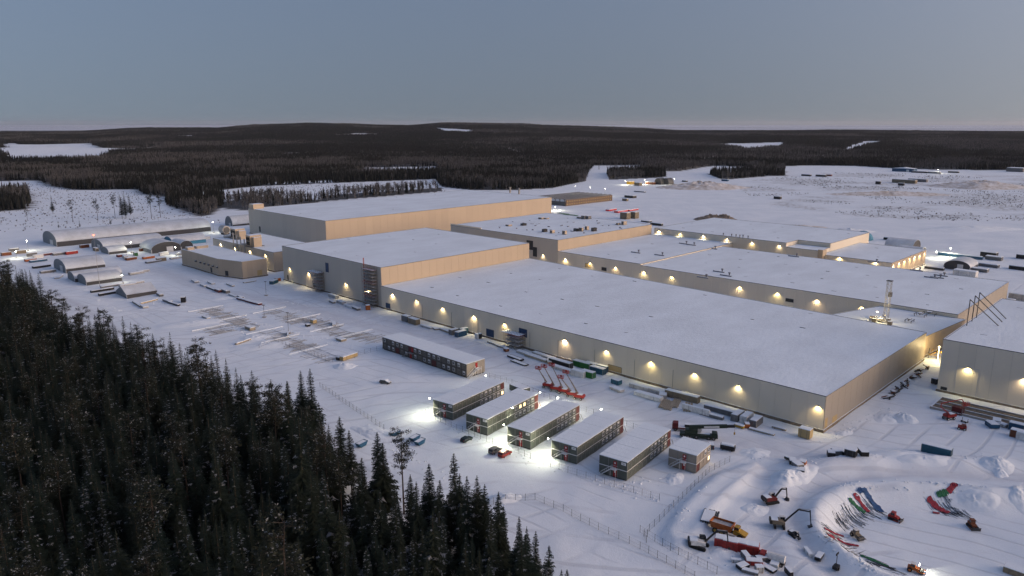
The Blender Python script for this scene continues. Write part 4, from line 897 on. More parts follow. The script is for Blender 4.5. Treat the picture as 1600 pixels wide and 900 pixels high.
container('grey cabin by the yellow doored building', 428, 443, 30, 'paint_teal', 6.5, 2.6, 2.2); container('orange crate near the corner of the tall square hall', 434, 439, 15, 'paint_orange', 3.5, 2.2, 2)
for px, py, dg, paint, lab in ((33, 396, 0, 'paint_tan', 'first cabin at the left end of the yard'), (22, 393, 0, 'paint_grey', 'dark cabin behind the first one at the left end'), (50, 400, 0, 'paint_grey', 'cabin right of the left floodlight mast'), (60, 403, 5, 'paint_white', 'pale cabin beside the stacked pallets'), (10, 399, 8, 'paint_rust', 'rust container at the wood tip'),
                               (150, 392, 90, 'paint_tan', 'tan cabin before the longest tent'), (132, 387, 4, 'paint_rust', 'rust cabin at the foot of the longest tent'), (256, 399, 4, 'paint_white', 'white cabin inside the floodlit yard'), (252, 408, 4, 'paint_tan', 'tan cabin in front of the wide tent'), (225, 392, 4, 'paint_rust', 'rust container at the tent mouth'), (212, 399, 80, 'paint_green', 'green container beside the wide tent'), (322, 374, 0, 'paint_white', 'white cabin behind the cream building')):
    container(lab, px, py, dg, paint, 7)
for px, py, lab in ((565, 697, 'blue skip behind the leftmost spruces'), (617, 680, 'blue skip hidden by the bare pine'), (648, 688, 'rear blue skip of the pair beside the bare pine'), (656, 694, 'front snow filled blue skip of the pair')):
    loc, rz = at_px(px, py, 12); t = thing('waste_skip', lab, 'skip', loc, rz)
    part('tub', MB().extrude([(-1.2, 0.1), (1.2, 0.1), (2.1, 1.5), (2.0, 1.5), (1.15, 0.3), (-1.15, 0.3), (-2.0, 1.5), (-2.1, 1.5)], -0.95, 0.95), 'paint_teal', t); part('end_plate', MB().extrude([(-1.2, 0.1), (1.2, 0.1), (2.1, 1.5), (-2.1, 1.5)], -0.97, -0.9), 'paint_blue', t); part('end_plate', MB().extrude([(-1.2, 0.1), (1.2, 0.1), (2.1, 1.5), (-2.1, 1.5)], 0.9, 0.97), 'paint_blue', t); part('snow_fill', MB().box((0, 0, 1.2), (3.5, 1.78, 0.5)), 'snow', t)

def boom_lift(label, px, py, deg, tip, jib=None, paint='paint_red'):
    """tip: (column, row, height) of the basket end"""
    loc, rz = at_px(px, py, deg); t = thing('boom_lift', label, 'boom lift', loc, rz); ca, sa = math.cos(-rz), math.sin(-rz)
    def lp(p): x, y = p[0] - loc[0], p[1] - loc[1]; return Vector((x * ca - y * sa, x * sa + y * ca, p[2] - loc[2]))
    part('chassis', MB().box((0, 0, 0.85), (3.6, 1.5, 0.55)), 'paint_grey', t)
    for x_ in (-1.3, 1.3):
        for s in (-1, 1): wheel(t, x_, s * 1.05, 0.52, 0.42, 'paint_white')
    part('turret', MB().extrude([(-2.2, 1.15), (1.6, 1.15), (1.7, 1.9), (0.3, 2.2), (-2.0, 2.2), (-2.4, 1.8)], -1.15, 1.15), paint, t); part('counterweight', MB().box((-2.1, 0, 1.6), (0.7, 2.1, 0.8)), paint, t)
    part('snow_cap', MB().box((-0.7, 0, 2.25), (2.0, 1.9, 0.14)), 'snow', t)
    e = lp((*G(*tip), tip[2])); s0 = Vector((0.2, 0, 2.3)); m = s0.lerp(e, 0.5)
    b = part('boom', MB().tube(s0, m + (e - s0) * 0.05, 0.24, 4), 'paint_tan' if not jib else paint, t); part('inner_boom', MB().tube(m, e, 0.17, 4), 'paint_tan' if not jib else paint, b)
    part('lift_cylinder', MB().tube((0.9, 0, 1.8), s0.lerp(e, 0.28) - Vector((0, 0, 0.2)), 0.1, 6), 'steel_dark', t)
    if jib:
        for q in jib:
            e2 = lp((*G(*q), q[2])); part('jib', MB().tube(e, e2, 0.17, 4), paint, t); e = e2
    bk = MB(); c = e + Vector((0, 0, -0.2)); w, d = 1.2, 0.5
    for z in (0, 0.55, 1.1):
        for a, bb in (((-w, -d), (w, -d)), ((w, -d), (w, d)), ((w, d), (-w, d)), ((-w, d), (-w, -d))): bk.tube(c + Vector((*a, z)), c + Vector((*bb, z)), 0.07, 4)
    for a in ((-w, -d), (w, -d), (w, d), (-w, d), (0, -d), (0, d)): bk.tube(c + Vector((*a, 0)), c + Vector((*a, 1.1)), 0.06, 4)
    bk.box(c, (2 * w, 2 * d, 0.08)).box(c + Vector((0, -d, 0.7)), (0.9, 0.1, 0.7)); part('basket', bk, paint, t); return t
for (px, py, tip), lab in zip(((855, 606, (841, 576, 6.5)), (867, 611, (850, 573, 7)), (880, 615, (862, 571, 7)), (893, 620, (876, 590, 6)), (904, 624, (884, 582, 7))), ('leftmost', 'second', 'middle', 'fourth', 'rightmost')):
    boom_lift(f'{lab} red boom lift of the row of five with raised booms', px, py, 108, tip)
boom_lift('red articulated boom lift with folded arm in front of the right hall', 1482, 655, 150, (1470, 636, 6), [(1471, 630, 8), (1503, 624, 9), (1509, 633, 7.5)])
loc, rz = at_px(1503, 671, 100); t = thing('scissor_lift', 'small red machine with white wheels below the articulated lift', 'lift', loc, rz); part('chassis', MB().box((0, 0, 0.9), (2.6, 2.0, 0.9)), 'paint_red', t); part('engine_cover', MB().box((-0.4, 0, 1.6), (1.4, 1.6, 0.6)), 'paint_darkred', t)
for x_ in (-0.9, 0.9):
    for s in (-1, 1): wheel(t, x_, s * 1.1, 0.5, 0.4, 'paint_white')
for k, (px, py) in enumerate(((1498, 648), (1507, 660))):
    loc, rz = at_px(px, py, 20 + 50 * k); t = thing('pallet_truck', ('snowy trolley beside the dark red site box', 'dark tangle of parts above the small red machine')[k], 'equipment', loc, rz); part('deck', MB().box((0, 0, 0.6), (2.2, 1.2, 0.3), top=1), ['paint_darkred' if k == 0 else 'steel_dark', 'snow'], t); part('rail', MB().tube((-1, 0, 0.6), (-1.2, 0, 1.7), 0.08, 5).tube((0.6, 0.4, 0.6), (1.2, -0.5, 1.4), 0.1, 5), 'steel_dark', t); wheel(t, -0.7, 0.6, 0.3, 0.2); wheel(t, 0.7, 0.6, 0.3, 0.2); wheel(t, 0.7, -0.6, 0.3, 0.2); wheel(t, -0.7, -0.6, 0.3, 0.2)

def excavator(label, px, py, deg, swing, paint, arm=(4.6, 4.0), scale=1.0, curl=0, cabc='paint_white'):
    loc, rz = at_px(px, py, deg); t = thing('excavator', label, 'excavator', loc, rz); t.scale = (scale,) * 3
    for s in (-1, 1):
        tr = part('track', MB().extrude([(-2.2, 0.3), (-1.9, 0.0), (1.9, 0.0), (2.2, 0.3), (2.2, 0.6), (1.9, 0.95), (-1.9, 0.95), (-2.2, 0.6)], s * 1.25 - 0.3, s * 1.25 + 0.3), 'rubber', t); pad = MB()
        for k in range(9): pad.box((-1.8 + 0.45 * k, s * 1.25, 0.97), (0.3, 0.62, 0.06))
        part('track_pad', pad, 'steel_dark', tr, kind='stuff')
    up_ = bpy.data.objects.new('upper_structure', None); C.objects.link(up_); up_.parent = t; up_.rotation_euler = (0, 0, R(swing)); up_.location = (0, 0, 0)
    part('house', MB().extrude([(-2.6, 1.1), (1.5, 1.1), (1.5, 1.9), (-0.4, 2.3), (-2.3, 2.3), (-2.7, 1.9)], -1.3, 1.3), paint, up_); part('counterweight', MB().box((-2.45, 0, 1.65), (0.7, 2.6, 1.1)), 'paint_black', up_)
    part('cab', MB().extrude([(0.1, 1.1), (1.7, 1.1), (1.8, 2.0), (1.45, 2.95), (0.1, 2.95)], 0.35, 1.3), cabc, up_); part('cab_window', MB().box((0.9, 1.31, 2.35), (1.2, 0.05, 0.85)).box((1.66, 0.82, 2.35), (0.06, 0.75, 0.85)).box((0.9, 0.34, 2.35), (1.2, 0.05, 0.85)), 'glass_dark', up_)
    part('snow_cap', MB().box((-1.4, 0, 2.36), (1.9, 2.3, 0.14)), 'snow', up_)
    a = Vector((1.3, -0.25, 1.8)); b = a + Vector((arm[0] * 0.62, 0, arm[0] * 0.72)); c = b + Vector((arm[0] * 0.55, 0, -0.35)); d = c + Vector((0.5 - curl, 0, -arm[1] * 0.95))
    part('boom', MB().tube(a, b, 0.28, 4).tube(b, c, 0.25, 4, r2=0.2), 'paint_black', up_); part('stick', MB().tube(c + Vector((-0.1, 0, 0.5)), d, 0.22, 4, r2=0.16), 'paint_black', up_)
    part('hydraulic_cylinder', MB().tube(a + Vector((0.4, 0.3, -0.3)), a.lerp(b, 0.8) + Vector((0, 0.3, -0.1)), 0.1, 6).tube(b + Vector((0, 0, 0.35)), c + Vector((0, 0, 0.55)), 0.09, 6), 'steel', up_)
    part('bucket', MB().extrude([(d.x - 0.9, d.z - 0.5), (d.x - 0.2, d.z - 1.0), (d.x + 0.5, d.z - 0.8), (d.x + 0.35, d.z + 0.1), (d.x - 0.1, d.z + 0.1), (d.x - 0.1, d.z - 0.4)], -0.9, 0.4), 'steel_dark', up_)
    return t
excavator('white snow-covered excavator beside the orange dump truck', 1092, 855, 100, -155, 'paint_white', cabc='paint_black'); excavator('excavator reaching down beside the lane above the long-armed one', 1204, 785, -35, 5, 'paint_darkred', (3.4, 3.2), 0.9); excavator('long-armed brown excavator with its boom stretched to the right', 1217, 822, -150, 92, 'paint_tan', (6.0, 4.4), 0.9)
excavator('small dark loader under the stretched boom', 1240, 838, -110, 0, 'paint_black', (1.6, 1.4), 0.55)

loc, rz = at_px(1140, 836, -82); t = thing('dump_truck', 'orange dump truck with a grey tipping body and snow inside', 'dump truck', loc, rz)
part('tipping_body', MB().extrude([(-4.4, 1.6), (0.6, 1.5), (0.9, 3.2), (0.6, 3.2), (0.3, 1.9), (-4.4, 2.0), (-5.0, 3.0), (-5.2, 3.0)], -1.4, 1.4).extrude([(-4.6, 1.6), (0.6, 1.5), (0.9, 3.2), (-5.1, 3.1)], -1.5, -1.4).extrude([(-4.6, 1.6), (0.6, 1.5), (0.9, 3.2), (-5.1, 3.1)], 1.4, 1.5), 'paint_orange', t); part('snow_load', MB().box((-2.2, 0, 2.3), (5, 2.7, 0.6)), 'foil', t)
part('frame', MB().box((-0.6, 0, 1.1), (8.4, 0.9, 0.5)), 'paint_black', t); part('hood', MB().extrude([(1.2, 1.1), (4.4, 1.1), (4.5, 1.6), (2.8, 2.1), (1.2, 2.2)], -1.1, 1.1), 'paint_yellow', t); part('cab', MB().extrude([(1.2, 1.9), (2.7, 1.9), (2.4, 3.2), (1.3, 3.2)], -0.8, 0.8), 'paint_yellow', t); part('cab_window', MB().box((1.95, 0, 2.75), (1.15, 1.66, 0.6)), 'glass_dark', t)
for x_ in (-3.4, -1.7, 3.1):
    for s in (-1, 1): wheel(t, x_, s * 1.2, 0.85, 0.6, 'paint_yellow')
for i, (px, py, L_, cl) in enumerate(((1127, 852, 4.5, 'foil'), (1141, 856, 5.0, 'paint_red'), (1156, 858, 4.6, 'paint_red'), (1172, 862, 5.4, 'paint_red'))):
    loc, rz = at_px(px, py, -68); t = thing('tank_box', ('pale end box of the red row below the dump truck', 'first red box below the dump truck', 'second red box below the dump truck, snow ridges on top', 'flat red box ending the row below the dump truck')[i], 'box', loc, rz)
    part('body', MB().box((0, 0, 1.1), (L_ - 1.2, 3.0, 2.2)), cl if cl != 'foil' else 'paint_red', t); part('snow_cap', MB().box((0, 0.2, 2.28), (L_ - 1.4, 2.4, 0.2)), 'snow', t); part('lid_rib', MB().box((-0.8, -1.52, 1.1), (0.12, 0.08, 2.0)).box((0.8, -1.52, 1.1), (0.12, 0.08, 2.0)), 'paint_darkred', t)

# mobile cranes behind the tan block
loc, rz = at_px(1090, 684, -60); t = thing('mobile_crane', 'dark green mobile crane with its long boom lying to the right', 'crane', loc, rz)
part('carrier', MB().box((0, 0, 1.1), (12, 2.6, 0.9)), 'paint_darkgreen', t); part('snow_cap', MB().box((1.5, 0.5, 1.62), (5, 1.2, 0.12)), 'snow', t); part('driver_cab', MB().extrude([(4.6, 0.8), (6.6, 0.8), (6.6, 1.8), (6.2, 2.6), (4.6, 2.6)], -1.25, 1.25), 'paint_darkgreen', t); part('windscreen', MB().box((6.45, 0, 2.1), (0.1, 2.2, 0.7), ry=R(-20)), 'glass_dark', t)
part('superstructure', MB().box((-2.2, 0, 2.4), (4.2, 2.5, 1.4)), 'paint_darkgreen', t); part('crane_cab', MB().box((0.3, 1.0, 2.6), (1.6, 1.0, 1.6)), 'paint_white', t); bm = part('boom', MB().box((3.2, -0.4, 4.6), (12.5, 1.0, 1.1), ry=R(-7)), 'paint_darkgreen', t); part('boom_section', MB().box((10.2, -0.4, 5.4), (3.4, 0.75, 0.85), ry=R(-7)), 'paint_black', bm); part('boom_mark', MB().box((4.4, -0.95, 4.75), (5, 0.06, 0.6), ry=R(-7)), 'paint_white', bm); part('hook_block', MB().tube((11.9, -0.4, 5.4), (11.9, -0.4, 3.2), 0.05, 4).box((11.9, -0.4, 3.0), (0.5, 0.4, 0.8)), 'paint_yellow', t)
for x_ in (-4.8, -3.2, -0.4, 3.6, 5.2):
    for s in (-1, 1): wheel(t, x_, s * 1.15, 0.65, 0.45, 'paint_grey')
loc, rz = at_px(1074, 673, -58); t = thing('truck', 'maroon truck half hidden behind the green crane', 'truck', loc, rz); part('cab', MB().extrude([(-5.2, 0.7), (-3.2, 0.7), (-3.2, 3.0), (-4.9, 3.0), (-5.3, 2.0)], -1.2, 1.2), 'paint_darkred', t); part('deck', MB().box((0.8, 0, 1.2), (8, 2.4, 0.5), top=1), ['paint_darkred', 'snow'], t); part('windscreen', MB().box((-5.18, 0, 2.4), (0.1, 2.0, 0.7), ry=R(20)), 'glass_dark', t); part('load', MB().box((1.5, 0.3, 1.9), (5, 1.2, 0.9), top=1), ['paint_black', 'snow'], t)
for x_ in (-4.2, 2.6, 4.0):
    for s in (-1, 1): wheel(t, x_, s * 1.1, 0.55, 0.4)
loc, rz = at_px(1137, 703, -75); t = thing('fuel_tank', 'black lying tank with a snow cap right of the tan block', 'tank', loc, rz); part('tank', MB().tube((-2.3, 0, 1.1), (2.3, 0, 1.1), 1.05, 14), 'paint_black', t, smooth=False); part('snow_cap', MB().extrude([(-2.2, 1.75), (2.2, 1.75), (2.1, 2.2), (-2.1, 2.2)], -0.8, 0.8), 'snow', t); part('skid', MB().box((-1.4, 0, 0.2), (0.3, 1.8, 0.4)).box((1.4, 0, 0.2), (0.3, 1.8, 0.4)), 'steel_dark', t)

# machines in the basin
def dozer(label, px, py, deg, paint, roller=False):
    loc, rz = at_px(px, py, deg); t = thing('roller' if roller else 'bulldozer', label, 'roller' if roller else 'bulldozer', loc, rz); t.scale = (0.78,) * 3
    if roller:
        part('drum', MB().tube((2.0, -1.05, 0.75), (2.0, 1.05, 0.75), 0.75, 14), 'steel_dark', t); part('drum_frame', MB().box((2.0, 1.2, 0.9), (2.2, 0.15, 0.3)).box((2.0, -1.2, 0.9), (2.2, 0.15, 0.3)).box((0.9, 0, 0.95), (0.4, 2.5, 0.4)), paint, t)
        for s in (-1, 1): wheel(t, -1.2, s * 0.95, 0.75, 0.5, paint)
    else:
        for s in (-1, 1): part('track', MB().extrude([(-1.9, 0.35), (-1.5, 0), (1.6, 0), (1.9, 0.35), (1.5, 0.95), (-1.6, 0.95)], s * 1.05 - 0.28, s * 1.05 + 0.28), 'rubber', t)
        part('blade', MB().extrude([(2.4, 0.05), (2.6, 0.05), (2.5, 0.6), (2.75, 1.2), (2.55, 1.2), (2.3, 0.6)], -1.6, 1.6), 'steel_dark', t); part('push_arm', MB().box((1.4, 1.45, 0.5), (2.4, 0.14, 0.25)).box((1.4, -1.45, 0.5), (2.4, 0.14, 0.25)), paint, t)
    part('body', MB().extrude([(-1.9, 0.8), (1.5, 0.8), (1.5, 1.5), (0.3, 1.7), (-1.9, 1.7)], -0.85, 0.85), paint, t); part('cab', MB().extrude([(-1.1, 1.6), (0.35, 1.6), (0.2, 2.85), (-1.0, 2.85)], -0.75, 0.75), paint, t); part('cab_window', MB().box((-0.4, 0, 2.3), (1.3, 1.56, 0.65)), 'glass_dark', t); part('roof', MB().box((-0.4, 0, 2.9), (1.5, 1.6, 0.12)), 'paint_white' if roller else paint, t); return t
dozer('red bulldozer at the foot of the blue striped slope', 1397, 812, -95, 'paint_red'); dozer('tan roller in the left part of the basin', 1338, 840, -120, 'paint_tan', True); dozer('brown bulldozer below the right hand slope stripes', 1519, 824, -140, 'paint_rust'); dozer('lit orange roller at the bottom edge of the basin', 1428, 893, -80, 'paint_orange', True)
x, y, z = PG(1432, 890); hl = bpy.data.objects.new('working_light', bpy.data.lights.new('working_light', 'SPOT')); hl.data.energy = 900; hl.data.spot_size = R(110); hl.data.color = (1, .93, .7); hl.data.shadow_soft_size = 0.1; C.objects.link(hl)
rl = [o for o in C.objects if o.name.startswith('roller') and o.parent is None][-1]; hl.parent = rl; hl.location = (1.6, 0, 3.2); hl.rotation_euler = (R(58), 0, R(-90))
part('head_lamp', MB().box((1.3, 0.5, 2.95), (0.1, 0.3, 0.2)).box((1.3, -0.5, 2.95), (0.1, 0.3, 0.2)), 'flood_glow', rl)
# coloured sheets and cables drawn down the slope of the basin
for nm, c in (('cloth_red', (0.26, 0.028, 0.045)), ('cloth_green', (0.02, 0.12, 0.055)), ('cloth_blue', (0.03, 0.085, 0.20))): mat(nm, c, 0.8, var=0.3, scale=1.5)
def ground_line(p, q, n, bend=0.0):
    a, b = PG(*p), PG(*q); out = []
    for i in range(n + 1):
        f = i / n; x = a[0] + (b[0] - a[0]) * f; y = a[1] + (b[1] - a[1]) * f; dx, dy = b[1] - a[1], a[0] - b[0]; k = bend * math.sin(math.pi * f)
        x += dx * k; y += dy * k; out.append((x, y, gz(x, y)))
    return out
def sheet(label, p, q, w, cloth, bend=0.0):
    pts = ground_line(p, q, 16, bend); o = pts[0]; rg = random.Random(int(p[0] * 7 + p[1])); mb = MB()
    d = Vector((pts[-1][0] - o[0], pts[-1][1] - o[1], 0)).normalized(); s = Vector((-d.y, d.x, 0)); prev = None
    for i, (x, y, z) in enumerate(pts):
        ww = w * rg.uniform(0.55, 1.1) * (0.5 if i in (0, 16) else 1); row = []
        for k in (-1, -0.33, 0.33, 1): X, Y = x + s.x * ww * k / 2, y + s.y * ww * k / 2; row.append((X - o[0], Y - o[1], gz(X, Y) + 0.10 + rg.uniform(0, 0.16) - o[2]))
        ii = len(mb.v); mb.v += row
        if prev is not None:
            for k in range(3): mb.face((prev + k, prev + k + 1, ii + k + 1, ii + k))
        prev = ii
    t = solo('ground_sheet', mb, cloth, label, 'sheet', o, 0, 'coloured sheets on the basin slope'); md = t.modifiers.new('thick', 'SOLIDIFY'); md.thickness = 0.05; return t
sheet('green sheet on the left slope of the basin', (1326, 781), (1352, 802), 1.8, 'cloth_green'); sheet('red sheet right of the green one on the left slope', (1334, 778), (1358, 801), 1.7, 'cloth_red'); sheet('blue sheet running down to the red bulldozer', (1347, 776), (1380, 801), 2.2, 'cloth_blue'); sheet('long red sheet on the right hand slope', (1451, 767), (1483, 802), 2.0, 'cloth_red', 0.05); sheet('green sheet right of the long red one', (1465, 766), (1479, 786), 1.8, 'cloth_green'); sheet('short red sheet at the top right of the slope', (1482, 765), (1490, 778), 1.6, 'cloth_red')
sheet('upper thin red sheet at the left rim', (1288, 826), (1318, 838), 0.9, 'cloth_red'); sheet('lower thin red sheet at the left rim', (1308, 842), (1342, 854), 0.9, 'cloth_red'); sheet('red scrap left of the tan roller', (1292, 836), (1303, 840), 1.2, 'cloth_red'); sheet('green strip at the bottom rim of the basin', (1345, 868), (1388, 886), 1.1, 'cloth_green'); sheet('small red scrap below the long red sheet', (1457, 801), (1468, 803), 1.2, 'cloth_red'); sheet('blue scrap on the crest above the blue sheet', (1341, 771), (1346, 774), 1.6, 'cloth_blue')
def cables(label, top, bot, n, seed):
    rg = random.Random(seed); o = PG(*top[0]); mb = MB()
    for k in range(n):
        f = k / n + rg.uniform(-0.02, 0.02); p = (top[0][0] + (top[1][0] - top[0][0]) * f, top[0][1] + (top[1][1] - top[0][1]) * f); q = (bot[0][0] + (bot[1][0] - bot[0][0]) * f + rg.uniform(-4, 4), bot[0][1] + (bot[1][1] - bot[0][1]) * f + rg.uniform(-3, 3))
        L = ground_line(p, q, 9, rg.uniform(-0.05, 0.12))
        c0, c1 = sorted((rg.randint(0, 4), rg.randint(5, 9)))
        for a, b in zip(L[c0:c1], L[c0 + 1:c1 + 1]): mb.tube((a[0] - o[0], a[1] - o[1], a[2] + 0.08 - o[2]), (b[0] - o[0], b[1] - o[1], b[2] + 0.08 - o[2]), rg.uniform(0.025, 0.06), 3)
    t = link('cable_tangle', mb.mesh('cable_tangle', 'steel_dark'), None, o); t['kind'] = 'stuff'; t['label'] = label
cables('dark cables on the left slope of the basin', ((1298, 800), (1345, 775)), ((1320, 832), (1395, 806)), 90, 3); cables('dark cables on the right slope of the basin', ((1445, 766), (1490, 768)), ((1475, 806), (1530, 815)), 70, 4); cables('dark cables at the left rim of the basin', ((1282, 815), (1290, 850)), ((1320, 840), (1360, 868)), 44, 5); cables('dark cables along the bottom rim', ((1300, 850), (1350, 868)), ((1355, 872), (1430, 905)), 36, 6)

# ------------------------------------------------------------------ scaffolds and masts
mat('scaffold', (0.30, 0.26, 0.235), 0.5, metal=0.4); mat('scaffold_red', (0.30, 0.07, 0.05), 0.5); mat('plank', (0.34, 0.29, 0.22), 0.85, var=0.2, scale=2)
def scaffold(label, u, v, nx, ny, h, bay=2.2, dep=1.6, top_deck=False, mast=0.0, rail=True):
    """bays along v, depth along -u, standing at the foot of a wall plane u"""
    x, y = UV(u, v); t = thing('scaffold_tower', label, 'scaffold', (x, y, 0), ANG_U); L = int(h / 2.0)
    post = mod_mesh(('scp', h), lambda: MB().tube((0, 0, 0), (0, 0, h + 0.9), 0.07, 5).mesh('post', 'scaffold'))
    for i in range(nx + 1):
        for j in range(ny + 1): link('post', post, t, (-0.5 - j * dep, i * bay, 0))
    for k in range(L + 1):
        z = min(k * 2.0, h); ld = MB()
        for j in range(ny + 1): ld.tube((-0.5 - j * dep, 0, z + 0.1), (-0.5 - j * dep, nx * bay, z + 0.1), 0.055, 4).tube((-0.5 - j * dep, 0, z + 1.0), (-0.5 - j * dep, nx * bay, z + 1.0), 0.045, 4)
        for i in range(nx + 1): ld.tube((-0.5, i * bay, z + 0.1), (-0.5 - ny * dep, i * bay, z + 0.1), 0.055, 4)
        if k < L:
            for i in range(nx): ld.tube((-0.52 - ny * dep, (i + k % 2) * bay, z + 0.1), (-0.52 - ny * dep, (i + 1 - k % 2) * bay, z + 2.0), 0.045, 4)
        part('ledger', ld, 'scaffold_red' if (k % 4 == 3) else 'scaffold', t)
        if k: part('deck', MB().box((-0.5 - ny * dep / 2, nx * bay / 2, z), (ny * dep, nx * bay - 0.1, 0.07), top=1), ['plank', 'snow'], t)
    if top_deck: part('landing', MB().box((-2.6, nx * bay / 2 + 2.0, h + 0.05), (4.6, nx * bay + 3.6, 0.16), top=1), ['scaffold_red', 'snow'], t)
    if mast: part('hoist_mast', MB().tube((-1.2, nx * bay + 0.8, 0), (-1.2, nx * bay + 0.8, h + mast), 0.22, 4).tube((-1.7, nx * bay + 0.8, 0), (-1.7, nx * bay + 0.8, h + mast), 0.08, 4), 'scaffold_red', t)
    return t
v, _ = on_u(505, 455, 249.6); scaffold('shorter scaffold tower with a blue door above its landing', 249.6, v - 2.5, 4, 2, 12.6, top_deck=True)
v, _ = on_u(589, 478, 249.6); scaffold('tall scaffold stair tower at the corner of the tall square hall', 249.6, v - 2.0, 5, 2, 23.5, mast=4.5)
v, _ = on_u(817, 540, 249.2); scaffold('low loading scaffold under the high blue door of the long hall', 249.2, v - 2.0, 4, 3, 7.0, top_deck=True)
u, v = to_uv(*G(1384, 497, 10.2)); x, y = UV(u, v); t = thing('lattice_mast', 'pale lattice hoist mast rising beside the rear hall wall', 'mast', (x, y, 10.2), ANG_U); hm = 19; lt = MB()
for a, b in ((-1, -1), (1, -1), (1, 1), (-1, 1)): part('leg', MB().tube((a, b, 0), (a * 0.9, b * 0.9, hm), 0.12, 4), 'steel', t)
for k in range(10):
    z = k * 1.9
    for (a, b), (c, d) in (((-1, -1), (1, -1)), ((1, -1), (1, 1)), ((1, 1), (-1, 1)), ((-1, 1), (-1, -1))): lt.tube((a, b, z), (c, d, z + 1.9), 0.06, 4).tube((a, b, z + 1.9), (c, d, z + 1.9), 0.06, 4)
part('lattice', lt, 'steel', t); part('platform', MB().box((0, 0, hm), (2.6, 2.6, 0.3)), 'steel_dark', t); part('hoist_cage', MB().box((1.9, -0.3, hm * 0.62), (1.5, 1.5, 2.2)), 'paint_black', t)
x, y = UV(*to_uv(*G(1376, 503, 10.2))); t = thing('roof_machine', 'lamp-lit pipe machinery on the link roof below the lattice mast', 'machinery', (x, y, 10.15), ANG_U); rg = random.Random(8)
for k in range(7): part('pipe', MB().tube((rg.uniform(-3, 3), rg.uniform(-5, 5), 0.3), (rg.uniform(-3, 3), rg.uniform(-5, 5), rg.uniform(1.5, 4.5)), 0.35, 8), 'foil', t)
for k in range(5): part('cabinet', MB().box((rg.uniform(-3, 3), -5 + 2.5 * k, 0.9), (2, 1.7, 1.8), top=1), ['paint_tan', 'snow'], t)
part('work_lamp', MB().box((0, 2, 4.8), (0.6, 0.6, 0.3)), 'lamp_glow', t); add_light(t, (-1, 1, 5.6), 2200, 'POINT', radius=0.3)
for k, (px, py, a, b) in enumerate(((1421, 503, 5, 3), (1438, 494, 4, 5), (1452, 492, 3, 6))):
    x, y = G(px, py, 10.2); t = thing('roof_rack', ('steel rack in the middle of the link roof', 'dark rack nearer the lit wall lamp', 'low rack closest to the rear hall end')[k], 'rack', (x, y, 10.1), ANG_U)
    for i in range(3): part('beam', MB().box((0, -b / 2 + i * b / 2, 1.2), (a, 0.25, 0.25)), 'steel_dark', t)
    for sx in (-1, 1):
        for sy in (-1, 1): part('leg', MB().box((sx * a / 2.2, sy * b / 2.2, 0.6), (0.2, 0.2, 1.2)), 'steel_dark', t)
    part('pack', MB().box((0, 0, 1.6), (a * 0.6, b * 0.4, 0.5), top=1), ['paint_grey', 'snow'], t)
x, y = UV(366, 86); t = thing('pipe_rack', 'yellow lit tangle of pipes in the gap between the halls', 'pipe rack', (x, y, 0), ANG_U); rg = random.Random(3)
for k in range(9): part('pipe', MB().tube((rg.uniform(0, 3), rg.uniform(-5, 5), rg.uniform(0.4, 4.5)), (rg.uniform(0, 3), rg.uniform(-5, 5), rg.uniform(0.4, 4.5)), 0.16, 6), 'paint_yellow', t)
for k in range(4): part('post', MB().box((1.5, -5 + 3.3 * k, 2.4), (0.25, 0.25, 4.8)), 'steel_dark', t)
add_light(t, (-3, 0, 7.0), 5200, 'POINT', radius=0.3); part('work_lamp', MB().box((-3, 0, 7.4), (0.5, 0.5, 0.25)).tube((-3, 0, 0), (-3, 0, 7.3), 0.08, 5), 'lamp_glow', t)
for k, (px0, ax) in enumerate((((1512, 519), (1516, 468)), ((1519, 515), (1524, 462)), ((1526, 505), (1531, 457)))):   # braces over the gap behind the right hall
    u1, v1 = to_uv(*G(ax[0], ax[1], 33)); x, y = UV(u1, v1); e = G(1560 + 6 * k, (509, 503, 498)[k], 21.7); t = thing('steel_brace', ('near', 'middle', 'far')[k] + ' one of three dark steel braces leaning on the right hall roof', 'brace', (x, y, 0))
    part('upright', MB().tube((0, 0, 0), (0, 0, 33), 0.2, 5), 'steel_dark', t); part('strut', MB().tube((0, 0, 33), (e[0] - x, e[1] - y, 21.7), 0.2, 5), 'steel_dark', t)

# ------------------------------------------------------------------ air machinery on the plant building
def K_at(px, py, z): x, y = G(px, py, z); u, v = to_uv(x, y); return UV(u, v)
for nm, lab, px, py, d in (('air_handler', 'larger air handling unit with black fan openings on the plant roof', 397, 384, (9, 12, 8.5)), ('air_handler', 'rear air handling unit beside the steel flues', 372, 372, (8, 16, 8))):
    x, y = K_at(px, py, 14.4); t = thing(nm, lab, 'air unit', (x, y, 14.35), ANG_U)
    part('casing', MB().box((0, 0, d[2] / 2), (d[0], d[1] * 0.55, d[2]), top=1), ['clad_light', 'snow'], t); part('plenum', MB().box((0, -d[1] * 0.42, d[2] * 0.42), (d[0] * 0.7, d[1] * 0.26, d[2] * 0.84), top=1), ['clad_light', 'snow'], t)
    for a in (-1, 1):
        for b in (0.3, 0.68): part('fan_opening', MB().box((-d[0] / 2 - 0.05, a * d[1] * 0.12, d[2] * b), (0.2, d[1] * 0.2, d[2] * 0.3)), 'black', t)
    part('duct', MB().tube((-d[0] / 2, d[1] * 0.35, 1.2), (-d[0] / 2 - 3, d[1] * 0.62, 0.9), 1.0, 8), 'foil', t); part('frame', MB().box((0, 0, 0.12), (d[0] + 2, d[1], 0.24)), 'steel_dark', t)
x, y = UV(258.2, 551); t = thing('flue_group', 'four steel flues rising in front of the grey plant building', 'flue', (x, y, 0), ANG_U)
for k in range(4): part('flue', MB().tube((0, -6 * k, 0), (0, -6 * k, 23 - k), 0.45, 8), 'steel', t)
